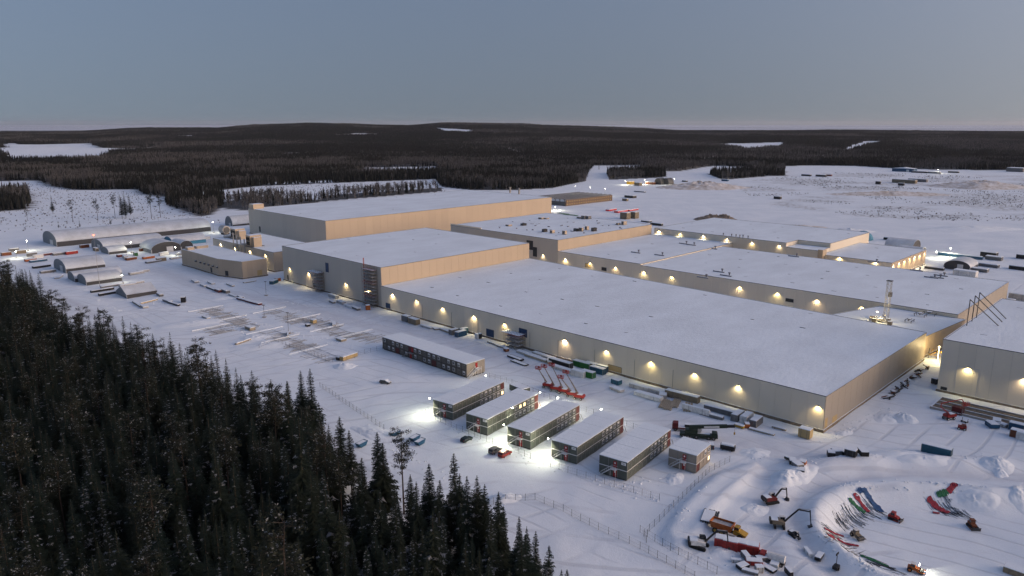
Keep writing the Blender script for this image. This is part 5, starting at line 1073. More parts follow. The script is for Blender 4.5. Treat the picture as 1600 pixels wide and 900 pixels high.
x, y = K_at(352, 366, 14.4); t = thing('round_silo', 'round lying silo drum at the rear corner of the plant roof', 'silo', (x, y, 14.3), ANG_U); part('drum', MB().tube((0, -3, 4), (0, 5, 4), 3.4, 16), 'foil', t); part('end_cap', MB().tube((0, -3.1, 4), (0, -3.6, 4), 2.5, 16), 'trim_dark', t); part('cradle', MB().box((0, 0, 0.6), (5, 6, 1.2)), 'steel_dark', t)
# equipment on the strewn roof
rg = random.Random(17)
ROOF = [('packaged fan unit pair left on the strewn roof', 846, 342), ('fan unit beside the pair on the strewn roof', 854, 342), ('grey unit row on the right of the strewn roof', 905, 341), ('pale unit next to the grey row', 912, 342), ('long pack at the right end of the grey row', 920, 342), ('black rooftop box above the peach wall', 900, 361), ('cream unit above the peach wall', 908, 361), ('second cream unit above the peach wall', 917, 359), ('black mat by the roof edge', 928, 361), ('bundle at the far right roof edge', 966, 351), ('white unit at the far right roof edge', 975, 351), ('low frame in the middle left of the strewn roof', 795, 353), ('dark frame in the centre of the strewn roof', 818, 352), ('dark pack near the front roof edge', 851, 362), ('small stack near the front roof edge', 863, 364), ('timber pack by the front corner', 882, 366)]
for lab, px, py in ROOF:
    x, y = G(px, py, 21.2); t = thing('roof_unit', lab, 'roof unit', (x, y, 21.12), ANG_U + R(rg.uniform(-8, 8))); a, b, c = rg.uniform(2, 4.5), rg.uniform(2, 4), rg.uniform(0.8, 3.2)
    dark = 'black' in lab or 'dark' in lab; part('casing', MB().box((0, 0, c / 2), (a, b, c), top=None if dark else 1), ['paint_black' if dark else 'paint_grey' if 'grey' in lab else 'clad_light', 'snow'], t); part('skid', MB().box((0, 0, 0.1), (a + 0.6, b + 0.6, 0.2)), 'steel_dark', t); part('grille', MB().box((-a / 2 - 0.03, 0, c * 0.55), (0.08, b * 0.7, c * 0.6)), 'trim_dark', t)
for k in range(46):
    px, py = rg.uniform(775, 985), rg.uniform(338, 372)
    u, v = to_uv(*G(px, py, 21.2))
    if 417 < u < 530 and 358 < v < 470: link('roof_debris', _hatch_me, D, loc_of(D, u, v, 21.05), rg.uniform(0, 3), (rg.uniform(0.3, 1.2), rg.uniform(0.4, 1.3), rg.uniform(0.4, 2.0)))
for px, py in ((1098, 433), (1123, 424), (1134, 430), (993, 396), (1030, 400), (1068, 382), (1080, 384), (1113, 388), (1240, 400), (1432, 422), (1455, 433), (1464, 433), (1470, 430), (1365, 409)):
    x, y = G(px, py, 12.4); u, v = to_uv(x, y); h_, tt = (12.0, Fh) if v < 281 else (12.9, E_)
    link('roof_hatch', _hatch_me, tt, loc_of(tt, u, v, h_ - 0.1), R(90), (3.0, 0.8, 1.6)); link('roof_fan', _fan_me, tt, loc_of(tt, u + 1.8, v - 1.5, h_ - 0.1), 0, (1.5, 1.5, 1.8))

# ------------------------------------------------------------------ packs, beams and boxes laid out on the snow
def pack(label, px, py, deg, L, W, H, m='paint_grey', snow=0.25, name='material_pack', n=0, cat='pack', group=None):
    """a pack on bearers; n > 0 builds it from n separate boards"""
    loc, rz = at_px(px, py, deg); t = thing(name, label, cat, loc, rz, group)
    part('bearer', MB().box((-L * 0.3, 0, 0.08), (0.2, W, 0.22)).box((L * 0.3, 0, 0.08), (0.2, W, 0.22)), 'wood', t)
    if n:
        me = mod_mesh(('board', round(L, 1), round(W / n, 2), m), lambda: MB().box((0, 0, H / 2), (L, W / n * 0.78, H)).mesh('board', m))
        for k in range(n): link('board', me, t, (random.uniform(-0.25, 0.25), -W / 2 + (k + 0.5) * W / n, 0.2))
        if snow: part('snow_cap', MB().box((0, W * 0.1, 0.2 + H + snow / 2 - 0.02), (L * 0.9, W * 0.7, snow)), 'snow', t)
    else:
        part('pack_body', MB().box((0, 0, 0.2 + H / 2), (L, W, H)), m, t); part('strap', MB().box((-L * 0.25, 0, 0.2 + H / 2), (0.12, W + 0.04, H + 0.04)).box((L * 0.25, 0, 0.2 + H / 2), (0.12, W + 0.04, H + 0.04)), 'trim_dark', t)
        if snow: part('snow_cap', MB().box((0, 0, 0.2 + H + snow / 2), (L * 0.97, W * 0.97, snow)), 'snow', t)
    return t
WALL = [(521, 465, 88, 9, 2.4, 1.6, 'foil', 'pale pack at the foot of the shorter scaffold'), (519, 473, 80, 6, 1.8, 0.8, 'paint_grey', 'grey beam pack below the pale one'), (533, 474, 84, 7, 2.6, 1.2, 'foil', 'foil wrapped pack between the scaffolds'), (545, 480, 84, 10, 1.4, 0.8, 'white_paint', 'long white bundle between the scaffolds'), (556, 483, 84, 8, 2.2, 0.9, 'paint_grey', 'low grey pack left of the tall scaffold'),
        (575, 484, 60, 2.6, 2.6, 2.6, 'paint_orange', 'orange hut at the foot of the tall scaffold'), (635, 502, 90, 5, 3, 3.0, 'paint_grey', 'grey upright pack beside the yellow one'), (647, 506, 88, 7, 3, 2.8, 'paint_tan', 'yellowish pack by the long hall wall'), (667, 512, 88, 9, 2.2, 0.7, 'foil', 'flat snowy pack right of the yellowish one'), (681, 514, 70, 5, 3, 0.5, 'plank', 'round plank pile on the warm lit snow'), (696, 518, 84, 8, 2.2, 0.8, 'plank', 'plank pack left of the blue containers'),
        (746, 529, 90, 2, 2, 2.2, 'white_paint', 'white toilet cabin right of the blue containers'), (750, 529, 90, 1.5, 1.5, 2.4, 'paint_black', 'black cabin beside the white toilet cabin'), (772, 538, 84, 9, 1.8, 0.5, 'plank', 'first thin board pile below the tall blue door'), (784, 543, 84, 8, 1.6, 0.5, 'plank', 'second thin board pile below the tall blue door'), (791, 549, 80, 2.2, 1.8, 1.2, 'paint_rust', 'small brown crate below the loading scaffold'),
        (826, 556, 86, 15, 2.2, 0.9, 'foil', 'long snowy bundle below the loading scaffold'), (838, 561, 86, 14, 2.0, 0.9, 'plank', 'second long bundle below the loading scaffold'), (850, 558, 86, 14, 2.2, 0.9, 'foil', 'third long bundle closer to the wall'), (862, 566, 40, 6, 4, 1.0, 'plank', 'broad snowy deck behind the lift baskets'), (880, 579, 88, 12, 2.4, 1.0, 'foil', 'long pack left of the white cabin'),
        (963, 600, 85, 4, 2.4, 1.8, 'paint_teal', 'teal machine standing alone right of the cluster'), (964, 610, 80, 6, 2.6, 0.8, 'foil', 'open frame of rods below the teal machine'), (1000, 608, 92, 9, 2.6, 1.5, 'foil', 'first white pack right of the tan gate'), (1019, 613, 92, 12, 2.6, 1.6, 'foil', 'second white pack right of the tan gate'), (1013, 622, 92, 12, 2.6, 1.4, 'paint_white', 'white pack nearest to the module blocks'), (1036, 619, 30, 7, 3, 1.4, 'foil', 'white pack lying across the others'), (1066, 624, 94, 14, 2.4, 2.4, 'paint_tan', 'long timber clad pack by the wall'),
        (1087, 645, 94, 11, 0.8, 2.0, 'paint_white', 'upright white panels in the middle of the yard'), (1112, 652, 94, 9, 1.6, 1.0, 'paint_grey', 'grey panels right of the white panels'), (1127, 645, 94, 13, 2.4, 1.6, 'paint_grey', 'long grey pack left of the container trio'), (1155, 668, 90, 3.5, 1.4, 0.8, 'paint_yellow', 'yellow bin below the container trio'), (1167, 668, 40, 2, 1.6, 1.4, 'paint_orange', 'orange barrow below the container trio'), (1190, 676, 94, 9, 1.2, 0.4, 'plank', 'flat boards right of the container trio'), (1258, 683, 92, 4.0, 3, 3.0, 'door_tan', 'wooden porch hut at the hall corner'), (1217, 671, 92, 5, 0.8, 0.5, 'plank', 'single beam left of the porch hut')]
for px, py, dg, L_, W_, H_, m, lab in WALL: pack(lab, px, py, dg, L_, W_, H_, m)
for i, (px, py) in enumerate(((1038, 632), (1046, 635), (1056, 631))): pack(('left', 'middle', 'right')[i] + ' fan of loose timber beams beside the white packs', px, py, 22, 9, 3.0, 0.45, 'plank', 0.0, 'timber_beams', 4)
pack('timber beams by the upright white panels', 1075, 637, 25, 9, 3, 0.4, 'plank', 0.0, 'timber_beams', 3)
pack('dark pipe bundle with snow left of the lift baskets', 806, 561, 84, 9, 2.6, 0.7, 'paint_black', 0.15, 'pipe_bundle', 5, 'pipes'); pack('second pipe bundle below the dark one', 812, 568, 84, 10, 2.6, 0.4, 'steel_dark', 0.2, 'pipe_bundle', 5, 'pipes')
pack('grey pipe stack between fence and dump truck', 1109, 809, 20, 7, 4.2, 0.5, 'steel_dark', 0.12, 'pipe_bundle', 7, 'pipes')
pack('cream beam pack beside the fence corner of the foundation grids', 545, 560, 10, 9, 2.4, 1.6, 'door_tan', 0.3); pack('dark pallet beside the cream beam pack', 531, 562, 10, 3, 2.0, 1.2, 'paint_black', 0.2)
# the left yard: rows of steel, packs and beams
LY = [(330, 452, 88, 14, 1.2, 0.7, 'paint_black', 'black beam in front of the cream building'), (352, 457, 88, 9, 2.6, 1.6, 'paint_grey', 'grey crate row in front of the cream building'), (341, 456, 88, 6, 2.2, 1.4, 'paint_darkred', 'red crate left of the grey crate row'), (364, 463, 88, 10, 1.6, 0.6, 'foil', 'pale flat bundle right of the crate row'), (376, 466, 80, 7, 2, 1.0, 'paint_grey', 'grey wire bundle before the red beams'), (382, 470, 95, 15, 2, 0.7, 'paint_darkred', 'upper of the two red beam packs'), (396, 474, 95, 15, 2.4, 0.8, 'paint_darkred', 'lower of the two red beam packs'),
      (318, 447, 85, 8, 2.2, 0.7, 'foil', 'flat pack left of the black beam'), (305, 440, 82, 9, 3, 0.6, 'foil', 'packs under the wall vents'), (330, 443, 84, 9, 2.4, 0.6, 'foil', 'second packs under the wall vents'), (360, 446, 86, 10, 2, 0.5, 'plank', 'boards at the cream building corner'), (390, 441, 2, 9, 2, 0.4, 'plank', 'long step boards at the yellow door'),
      (262, 472, 92, 9, 2.4, 1.0, 'paint_grey', 'grey machine parts by the gabled shed'), (287, 472, 60, 3.5, 2.6, 3.0, 'paint_black', 'black upright box right of the gabled shed'), (272, 476, 95, 12, 1.6, 0.8, 'paint_black', 'black beams beside the upright box'), (215, 476, 85, 16, 2, 0.7, 'plank', 'timber row below the gabled shed'), (232, 472, 20, 12, 2, 0.6, 'door_tan', 'pale timber beams below the gabled shed'), (225, 480, 85, 8, 3, 0.8, 'foil', 'snowy pack lowest below the gabled shed'), (250, 462, 85, 7, 2.4, 1.2, 'paint_grey', 'pack at the right end of the gabled shed'),
      (160, 455, 5, 14, 2, 1.2, 'paint_black', 'black packs left of the gabled shed'), (170, 460, 5, 12, 2.2, 1.2, 'paint_black', 'second black packs left of the gabled shed'), (175, 448, 5, 14, 2, 1.0, 'paint_grey', 'grey packs in front of the joined tents'), (200, 447, 5, 11, 2.4, 1.2, 'foil', 'snowy bales right of the joined tents'), (214, 443, 5, 9, 2.4, 1.0, 'foil', 'second snowy bales right of the joined tents'), (213, 428, 8, 10, 3.5, 1.2, 'foil', 'bales in the middle of the left yard'), (224, 425, 8, 8, 3, 1.2, 'foil', 'right hand bales in the middle of the left yard'),
      (80, 398, 8, 14, 2.5, 1.4, 'paint_darkred', 'red pallet row before the longest tent'), (95, 398, 8, 12, 3, 1.6, 'paint_grey', 'grey pallet row before the longest tent'), (112, 397, 8, 9, 3, 2.2, 'paint_red', 'red machine at the end of the pallet row'), (60, 409, 8, 12, 3, 1.4, 'paint_blue', 'blue pallet row above the wood tip'), (48, 408, 8, 8, 3, 1.6, 'paint_orange', 'orange machine above the wood tip'), (65, 418, 8, 12, 3, 1.4, 'paint_black', 'black machine row beside the dark tent'), (75, 426, 8, 10, 3, 1.4, 'paint_grey', 'grey machine row below the black one'), (92, 434, 60, 10, 3, 0.8, 'foil', 'flat pale packs beside the joined tents'),
      (196, 404, 80, 10, 3, 2.2, 'foil', 'bale stack in the floodlit yard'), (205, 406, 8, 8, 3, 1.8, 'paint_rust', 'rust coloured pallets in the floodlit yard'), (232, 404, 8, 9, 3, 1.6, 'paint_orange', 'orange crates at the floodlit tent mouth'), (240, 410, 8, 12, 3, 1.0, 'paint_grey', 'grey beams before the floodlit tent'), (285, 398, 8, 8, 3, 1.4, 'foil', 'bright pallets right of the tent mouth'), (190, 401, 8, 7, 3, 1.6, 'paint_darkred', 'dark red crates in the floodlit yard'), (275, 404, 8, 10, 2.4, 0.9, 'foil', 'pale packs in front of the cream building')]
for px, py, dg, L_, W_, H_, m, lab in LY: pack(lab, px, py, dg, L_, W_, H_, m, 0.3)
# junk rows by the ring track and beside the right gap
JK = [(1238, 724, 30, 3, 2, 1.2, 'paint_black', 'black machine part left of the tyre pile'), (1246, 730, 60, 3, 2.4, 1.2, 'paint_grey', 'grey machine part in the scrap group'), (1254, 726, 10, 2.4, 2, 1.1, 'paint_orange', 'orange topped part of the scrap group'), (1250, 737, 20, 2.6, 2.6, 0.8, 'rubber', 'tyre pile below the scrap group'), (1235, 720, 80, 4, 1, 0.7, 'paint_black', 'beam at the top of the scrap group'),
      (1298, 714, 30, 2.6, 2.2, 1.6, 'paint_black', 'first machine of the dark row above the ring track'), (1306, 712, 50, 2.8, 2.4, 1.8, 'paint_grey', 'second machine of the dark row above the ring track'), (1316, 711, 70, 2.8, 2, 1.4, 'paint_black', 'third machine of the dark row above the ring track'), (1329, 713, 95, 3.4, 2.6, 2.0, 'paint_black', 'snow topped box in the dark row above the ring track'), (1348, 712, 40, 3.6, 2.4, 1.4, 'rubber', 'last machine of the dark row above the ring track'),
      (1550, 667, 40, 4, 3, 1.4, 'paint_blue', 'blue and white pallets under the right hall'), (1557, 661, 10, 4, 2.6, 1.2, 'foil', 'white sacks behind the blue pallets'), (1566, 666, 70, 3, 2.4, 0.8, 'foil', 'pale boards right of the blue pallets'), (1587, 897, 90, 5, 3, 1.4, 'paint_tan', 'snow filled box at the bottom right edge'), (1460, 600, 80, 2.2, 1.6, 2.2, 'paint_black', 'black bin at the right hall corner'), (1466, 598, 20, 2, 1.4, 1.4, 'paint_darkred', 'red bin at the right hall corner')]
for px, py, dg, L_, W_, H_, m, lab in JK: pack(lab, px, py, dg, L_, W_, H_, m, 0.2, 'machine_part', cat='machine part')
rg = random.Random(77); WH = ['nearest', 'second', 'third', 'fourth', 'fifth', 'sixth', 'seventh', 'eighth', 'farthest']
for k in range(9):
    u = 300 + 6.2 * k; x, y = UV(u, 87.5 - rg.uniform(0, 1.5)); t = thing('pipe_pile', f'{WH[k]} snowy pipe heap along the short wall of the long hall', 'pipe heap', (x, y, gz(x, y)), ANG_U + R(rg.uniform(-25, 25)))
    for j in range(5): part('pipe', MB().tube((rg.uniform(-2.6, -1), rg.uniform(-1.6, 1.6), 0.2 + 0.28 * j), (rg.uniform(1, 2.6), rg.uniform(-1.6, 1.6), 0.2 + 0.25 * j), rg.uniform(0.14, 0.3), 6), ('paint_black', 'steel_dark', 'paint_rust')[j % 3], t)
    part('snow_cap', MB().box((0.3, 0, 1.35), (1.8, 1.2, 0.2)), 'snow', t)
SC = [(1150, 878, 'paint_white', 'white drum'), (1165, 872, 'paint_grey', 'grey box'), (1178, 882, 'paint_red', 'red crate'), (1190, 878, 'paint_grey', 'grey pipe frame'), (1160, 888, 'paint_black', 'black frame'), (1186, 893, 'foil', 'foil roll'), (1200, 890, 'paint_black', 'black box'), (1210, 886, 'paint_white', 'white panels'), (1172, 896, 'paint_grey', 'grey panels'), (1195, 868, 'paint_darkred', 'dark red crate'), (1232, 898, 'paint_black', 'black rails'), (1262, 866, 'paint_white', 'white scraps'), (1280, 873, 'paint_black', 'black barrel')]
for k, (px, py, m, lab) in enumerate(SC): pack(f'{lab} in the scrap field below the red boxes' if px < 1240 else f'{lab} alone beside the ring track', px, py, rg.uniform(0, 180), rg.uniform(1.8, 4.2), rg.uniform(0.8, 2.0), rg.uniform(0.5, 1.3), m, 0.18, 'scrap_piece', cat='scrap')
loc, rz = at_px(1206, 879, -78); t = thing('truck', 'small red truck with a white tank in the scrap field', 'truck', loc, rz); part('cab', MB().extrude([(-3.2, 0.6), (-1.6, 0.6), (-1.6, 2.3), (-2.8, 2.3), (-3.3, 1.5)], -1, 1), 'paint_red', t); part('tank', MB().tube((-1.2, 0, 1.7), (3.0, 0, 1.7), 1.0, 12), 'paint_white', t); part('frame', MB().box((0, 0, 0.7), (6.2, 1.4, 0.3)), 'paint_black', t); part('windscreen', MB().box((-3.08, 0, 1.85), (0.08, 1.7, 0.6), ry=R(20)), 'glass_dark', t)
for x_ in (-2.4, 1.2, 2.3):
    for s in (-1, 1): wheel(t, x_, s * 0.95, 0.5, 0.3)
loc, rz = at_px(1306, 890, 0); t = thing('light_tower', 'small wheeled light tower at the bottom left of the basin', 'light tower', loc, rz); part('trailer', MB().box((0, 0, 0.7), (1.8, 1.2, 0.8)), 'paint_black', t); part('mast', MB().tube((0, 0, 1), (0, 0, 4.2), 0.09, 5), 'steel_dark', t); part('lamp_bar', MB().box((0, 0, 4.2), (1.4, 0.2, 0.5)), 'paint_black', t); wheel(t, 0, 0.7, 0.35, 0.2); wheel(t, 0, -0.7, 0.35, 0.2)
# kerbed foundation beside the right hall
x, y = UV(300, 61); t = thing('foundation_pit', 'long kerbed foundation strip under the right hall wall', 'foundation', (x, y, 0), ANG_U)
part('slab', MB().box((7, -20, 0.2), (14, 60, 0.5)), 'plinth', t)
for xx in (0, 4.6, 9.2, 13.8): part('kerb', MB().box((xx, -20, 0.45), (0.5, 60.6, 0.9), top=1), ['concrete', 'snow'], t)
part('end_kerb', MB().box((7, 10.3, 0.46), (14.4, 0.6, 0.92), top=1), ['concrete', 'snow'], t)

# ------------------------------------------------------------------ foundation grids with bars poking through the snow
mat('bar_grey', (0.27, 0.28, 0.29), 0.7)
GRID = [((318, 484), (365, 497), 'grid nearest the gabled shed'), ((352, 500), (402, 512), 'grid left of the tallest unlit lamp post'), ((410, 518), (450, 528), 'narrow grid below the unlit lamp posts'), ((430, 532), (492, 545), 'grid in front of the wood tip fence'), ((478, 548), (530, 562), 'grid inside the fence corner'), ((418, 486), (480, 503), 'grid right of the red beams'), ((470, 498), (530, 512), 'grid with loose boards on it'), ((508, 514), (556, 526), 'grid behind the cream beam pack'), ((556, 522), (596, 534), 'grid next to the office block'), ((330, 512), (352, 520), 'small grid beside the wood')]
for k, (p, q, lab) in enumerate(GRID):
    a = to_uv(*G(*p)); b = to_uv(*G(*q)); v0, v1 = min(a[1], b[1]), max(a[1], b[1]); uc = (a[0] + b[0]) / 2; uw = 17
    x, y = UV(uc - uw / 2, v0); t = thing('foundation_grid', 'snowed-in steel bar ' + lab, 'foundation', (x, y, gz(x, y)), ANG_U); bars = MB(); L = v1 - v0; n = int(L / 1.1)
    for i in range(n):
        yy = i * 1.1
        if rg.random() < 0.2: continue
        s0, s1 = rg.uniform(0, 7), uw - rg.uniform(0, 7); bars.box(((s0 + s1) / 2, yy, 0.12 + rg.uniform(-0.1, 0.12)), (s1 - s0, 0.09, 0.2))
    part('bar', bars, 'bar_grey', t, kind='stuff')
    part('edge_beam', MB().box((uw / 2, L + 0.8, 0.25), (uw + 4, 0.8, 0.4), rz=R(2)), 'snow', t)
    part('cross_bar', MB().box((uw * 0.3, L / 2, 0.3), (0.12, L, 0.1)).box((uw * 0.7, L / 2, 0.3), (0.12, L, 0.1)), 'bar_grey', t)
for px, py, dg, L_, W_, H_, m, lab in ((391, 515, 90, 6, 3, 1.4, 'plank', 'snow topped timber crate among the foundation grids'), (450, 524, 60, 7, 0.8, 0.7, 'plank', 'plank leaning by the unlit lamp post'), (490, 505, 90, 3, 2.4, 1.8, 'door_tan', 'tan crate on the loose board grid'), (481, 510, 90, 2.4, 2, 1.0, 'paint_black', 'black crate left of the tan crate'), (522, 508, 60, 7, 2, 0.9, 'foil', 'pale bundle at the grid corner'), (533, 532, 90, 5, 3, 0.8, 'plank', 'low plank deck behind the fence corner'), (380, 535, 20, 10, 1.2, 0.6, 'plank', 'timber logs on the slope beside the wood'), (322, 497, 90, 7, 2, 0.5, 'plank', 'board pile at the left grid')):
    pack(lab, px, py, dg, L_, W_, H_, m, 0.25)

# ------------------------------------------------------------------ snow heaps
def heap(label, px, py, r, h, seed, stretch=1.0, deg=0.0, m='snow', rough=0.5, name='snow_heap'):
    x, y, z = PG(px, py); mb = MB(); rg = random.Random(seed); nr, na = 16, 44; cd, sd2 = math.cos(R(deg)), math.sin(R(deg))
    for i in range(nr + 1):
        f = i / nr
        for j in range(na):
            a = 6.2832 * j / na; rr = r * f * (1 + 0.25 * mnoise.noise((math.cos(a) * 1.3 + seed, math.sin(a) * 1.3, 0))); X, Y = rr * math.cos(a) * stretch, rr * math.sin(a)
            n_ = mnoise.noise((X * 0.5 + seed, Y * 0.5, 3)) * 0.5 + mnoise.noise((X * 1.3 + seed, Y * 1.3, 7)) * 0.4 + mnoise.noise((X * 3.1 + seed, Y * 3.1, 9)) * 0.22
            mb.v.append((X, Y, h * max(0, (1 - f ** 1.25)) * (1 + rough * n_) - 0.30 * f ** 3 + (rough * 0.35 * n_ * h * (1 - f ** 4))))
    va = np.array(mb.v); gzv = ground_z(x + va[:, 0] * cd - va[:, 1] * sd2, y + va[:, 0] * sd2 + va[:, 1] * cd) - z; va[:, 2] += gzv; mb.v = [tuple(q) for q in va]
    for i in range(nr):
        for j in range(na): mb.face((i * na + j, (i + 1) * na + j, (i + 1) * na + (j + 1) % na, i * na + (j + 1) % na))
    return tag(link(name, mb.mesh(name, m, True), None, (x, y, z - 0.05), R(deg)), label, 'snow heap')
HEAPS = [('tall ploughed snow heap by the short wall of the long hall', 1412, 655, 6.5, 4.2, 1, 1.1, 60), ('lower snow bank left of the tall ploughed heap', 1388, 652, 7, 2.2, 2, 1.6, 40), ('snow lump near the beige doors of the long hall', 1318, 676, 4, 1.2, 3, 1.5, 20), ('rough snow heap beside the blue waste container', 1400, 708, 7, 1.6, 4, 2.2, 0), ('snow bank right of the blue waste container', 1445, 716, 6, 1.2, 5, 2.2, 0), ('big lit snow heap above the ring track at the right', 1557, 724, 6.5, 3.2, 6, 1.2, 30), ('snow heap reaching down from the big lit one', 1562, 738, 3.5, 1.8, 7, 1.3, 70), ('pile of snow at the left end of the ring track', 1228, 745, 6, 3.0, 8, 1.5, 50), ('second pile of snow at the left end of the ring track', 1250, 738, 6, 2.2, 9, 1.8, 40), ('yellowish snow pile on the basin rim at the right', 1525, 772, 5, 1.6, 10, 2.0, -10), ('snow pile cut off by the right edge', 1592, 792, 5, 2.2, 11, 1.4, 60),
         ('cone of snow in front of the cream beam pack', 538, 573, 6.5, 2.8, 12, 1.2, 0), ('long snow bank between wood and foundation grids', 412, 540, 11, 2.0, 13, 2.0, 20), ('snow bank below the gabled shed', 300, 505, 11, 1.8, 14, 2.4, 25), ('pink lit snow bank by the grids', 400, 527, 8, 1.8, 15, 1.6, 15), ('ploughed snow mound at the bend of the wire fence', 787, 779, 5, 2.0, 16, 1.6, 10), ('ploughed mound by the blue skips', 584, 676, 7, 1.4, 17, 2.4, -40), ('rough snow patch right of the black tank', 1180, 708, 6, 1.3, 18, 1.4, 10), ('snow heap behind the white excavator', 1128, 862, 4.5, 1.2, 19, 1.2, 0), ('snow heap before the reaching excavator', 1180, 797, 5, 1.5, 20, 1.3, 20), ('snow ridge in front of the red crates of the left yard', 348, 466, 7, 1.2, 21, 2.0, 20), ('small snow cone by the lamp post', 375, 465, 4, 1.5, 22, 1.4, 0), ('snow heap at the foot of the tan block lane', 1055, 747, 4, 1.2, 23, 1.8, 60)]
for lab, px, py, r_, h_, sd, st_, dg in HEAPS: heap(lab, px, py, r_ * 0.8, h_ * 0.55, sd, st_, dg)
mat('earth_snow', (0.36, 0.30, 0.24), 0.9, col2=(0.80, 0.80, 0.80), scale=0.12)
heap('large earth and snow heap on the rear snowfield', 1098, 293, 52, 9, 31, 1.5, 10, 'earth_snow', 0.7); heap('dark rubble heap behind the rearmost hall', 1113, 343, 16, 4.5, 32, 1.6, 0, 'rubble', 0.9); heap('reddish rubble heap right of the dark one', 1130, 343, 12, 5, 33, 1.2, 0, 'rubble', 0.9); heap('pale gravel heap far right on the snowfield', 1532, 292, 60, 10, 34, 1.4, 0, 'earth_snow', 0.5); heap('long low spoil bank on the rear snowfield', 1390, 304, 26, 4, 35, 4.0, 0, 'earth_snow', 1.2); heap('quarry face of snow in the far left woods', 70, 238, 150, 22, 38, 3.2, 0, 'snow', 0.3); heap('spoil heap behind the rear roof', 1245, 356, 18, 2.5, 39, 2.0, 0, 'earth_snow', 0.9); heap('snow ridge behind the rearmost hall', 1325, 362, 14, 3, 40, 2.0, 0, 'snow', 0.6); heap('snow ridge on the far right field', 1520, 358, 22, 3, 41, 3.0, 10, 'snow', 0.4)

# ------------------------------------------------------------------ far yards
x, y, z = PG(884, 322); t = thing('timber_building', 'far unfinished timber building with open snowy roof bays', 'building', (x, y, 0), ANG_U)
mat('timber_wall', (0.15, 0.105, 0.075), 0.8, var=0.15, scale=0.3)
part('end_wall', MB().box((0, 31, 2.8), (0.6, 60, 5.6)), 'trim_dark', t); part('side_wall', MB().box((50, 0.1, 4.0), (100, 0.6, 8)), 'timber_wall', t); part('floor', MB().box((50, 31, 5), (99, 60, 0.6)), 'roof_snow', t)
for k in range(20):
    for s in range(2): part('window', MB().box((3 + k * 4.9, -0.28, 2.2 + s * 3.6), (1.6, 0.2, 1.6)), 'door_tan', t)
for k in range(8): part('roof_beam', MB().box((50, 3 + k * 8, 8.3), (100, 3.0, 0.6)), 'trim_dark', t)
for k in range(8): part('post', MB().box((-0.3, 2 + k * 8, 4.0), (0.8, 0.8, 8)), 'trim_dark', t)
rg = random.Random(41)
FAR = [(955, 329, 'paint_signal', 22, 5, 1.6, 'bright red steel stack on the rear snow'), (972, 331, 'paint_signal', 34, 6, 1.6, 'longer bright red steel stack on the rear snow'), (988, 329, 'paint_signal', 26, 5, 1.4, 'rear bright red steel stack'), (977, 342, 'paint_tan', 12, 7, 7, 'tan panel tower left of its twin'), (990, 341, 'paint_tan', 12, 7, 7, 'yellowish panel tower right of its twin'), (985, 309, 'paint_black', 20, 8, 3, 'black machine row beside the timber building'), (977, 314, 'paint_tan', 10, 4, 3, 'small hut right of the timber building'), (1000, 300, 'paint_black', 26, 4, 1, 'dark pipes on the rear snowfield'),
       (985, 288, 'paint_yellow', 14, 8, 5, 'yellow lit machine in the far yard'), (997, 290, 'paint_tan', 14, 8, 5, 'tan cabin in the far machine yard'), (1016, 288, 'paint_rust', 22, 8, 4, 'rust trucks in the far machine yard'), (1070, 284, 'paint_black', 12, 5, 2, 'dark sled under the brightest far mast'), (1133, 283, 'paint_blue', 16, 5, 3, 'blue container far behind on the snowfield'), (1215, 311, 'paint_black', 12, 5, 3.5, 'pair of black machines on the open snowfield'), (1026, 352, 'paint_black', 18, 3, 2, 'black boards behind the peach wall'), (1010, 347, 'paint_black', 14, 5, 1.2, 'black mats behind the strewn roof'),
       (1260, 275, 'paint_black', 24, 6, 3, 'dark machinery at the forest side'), (1283, 276, 'paint_black', 26, 6, 3.5, 'excavators row at the forest side'), (1295, 275, 'paint_darkred', 14, 6, 3, 'dark red machine at the forest side'), (1413, 286, 'paint_tan', 50, 10, 6, 'tan flat building shell on the far field'), (1434, 284, 'paint_grey', 40, 8, 5, 'grey end of the flat building shell'), (1372, 288, 'paint_black', 10, 4, 5, 'lone far excavator with raised arm'), (1408, 290, 'paint_black', 12, 4, 4, 'second far excavator beside the shell'), (1437, 270, 'paint_black', 40, 8, 3, 'parked machines right of the blue shed'), (1460, 271, 'paint_grey', 30, 8, 3, 'machines under the tiny far lamp'), (1490, 270, 'paint_black', 26, 6, 3, 'far dark machines left of the treeline hut'), (1588, 268, 'paint_grey', 40, 30, 8, 'grey hut at the far right treeline'),
       (1500, 402, 'paint_blue', 40, 3, 2, 'blue edged pallet rows in the rear right yard'), (1545, 402, 'paint_black', 14, 6, 4, 'black container right of the blue pallets'), (1553, 406, 'paint_grey', 14, 5, 2.5, 'snowy machines beside the black container'), (1508, 431, 'paint_white', 18, 6, 3.5, 'white ribbed cabin row beside the black mouthed tent'), (1530, 424, 'paint_grey', 14, 5, 2, 'grey pallets right of the white cabin row'), (1545, 417, 'paint_grey', 16, 5, 2, 'far grey pallets in the rear right yard'), (1592, 421, 'paint_black', 14, 8, 2.5, 'black scrap at the right edge of the rear yard'), (1598, 404, 'paint_black', 10, 6, 3, 'black box at the right edge of the rear yard'), (1460, 421, 'steel_dark', 16, 3, 1.5, 'dark mesh left of the black mouthed tent'), (1592, 469, 'foil', 12, 8, 4, 'pale container behind the right hall roof'), (1572, 470, 'paint_black', 12, 3, 1, 'dark planks behind the right hall roof'), (1390, 375, 'paint_black', 12, 4, 2, 'dark truck behind the rear lowest hall')]
for px, py, m, L_, W_, H_, lab in FAR: pack(lab, px, py, 86 if 'red steel' not in lab else 4, L_ * 0.8, W_, H_, m, 0.5, 'stored_goods', cat='goods')
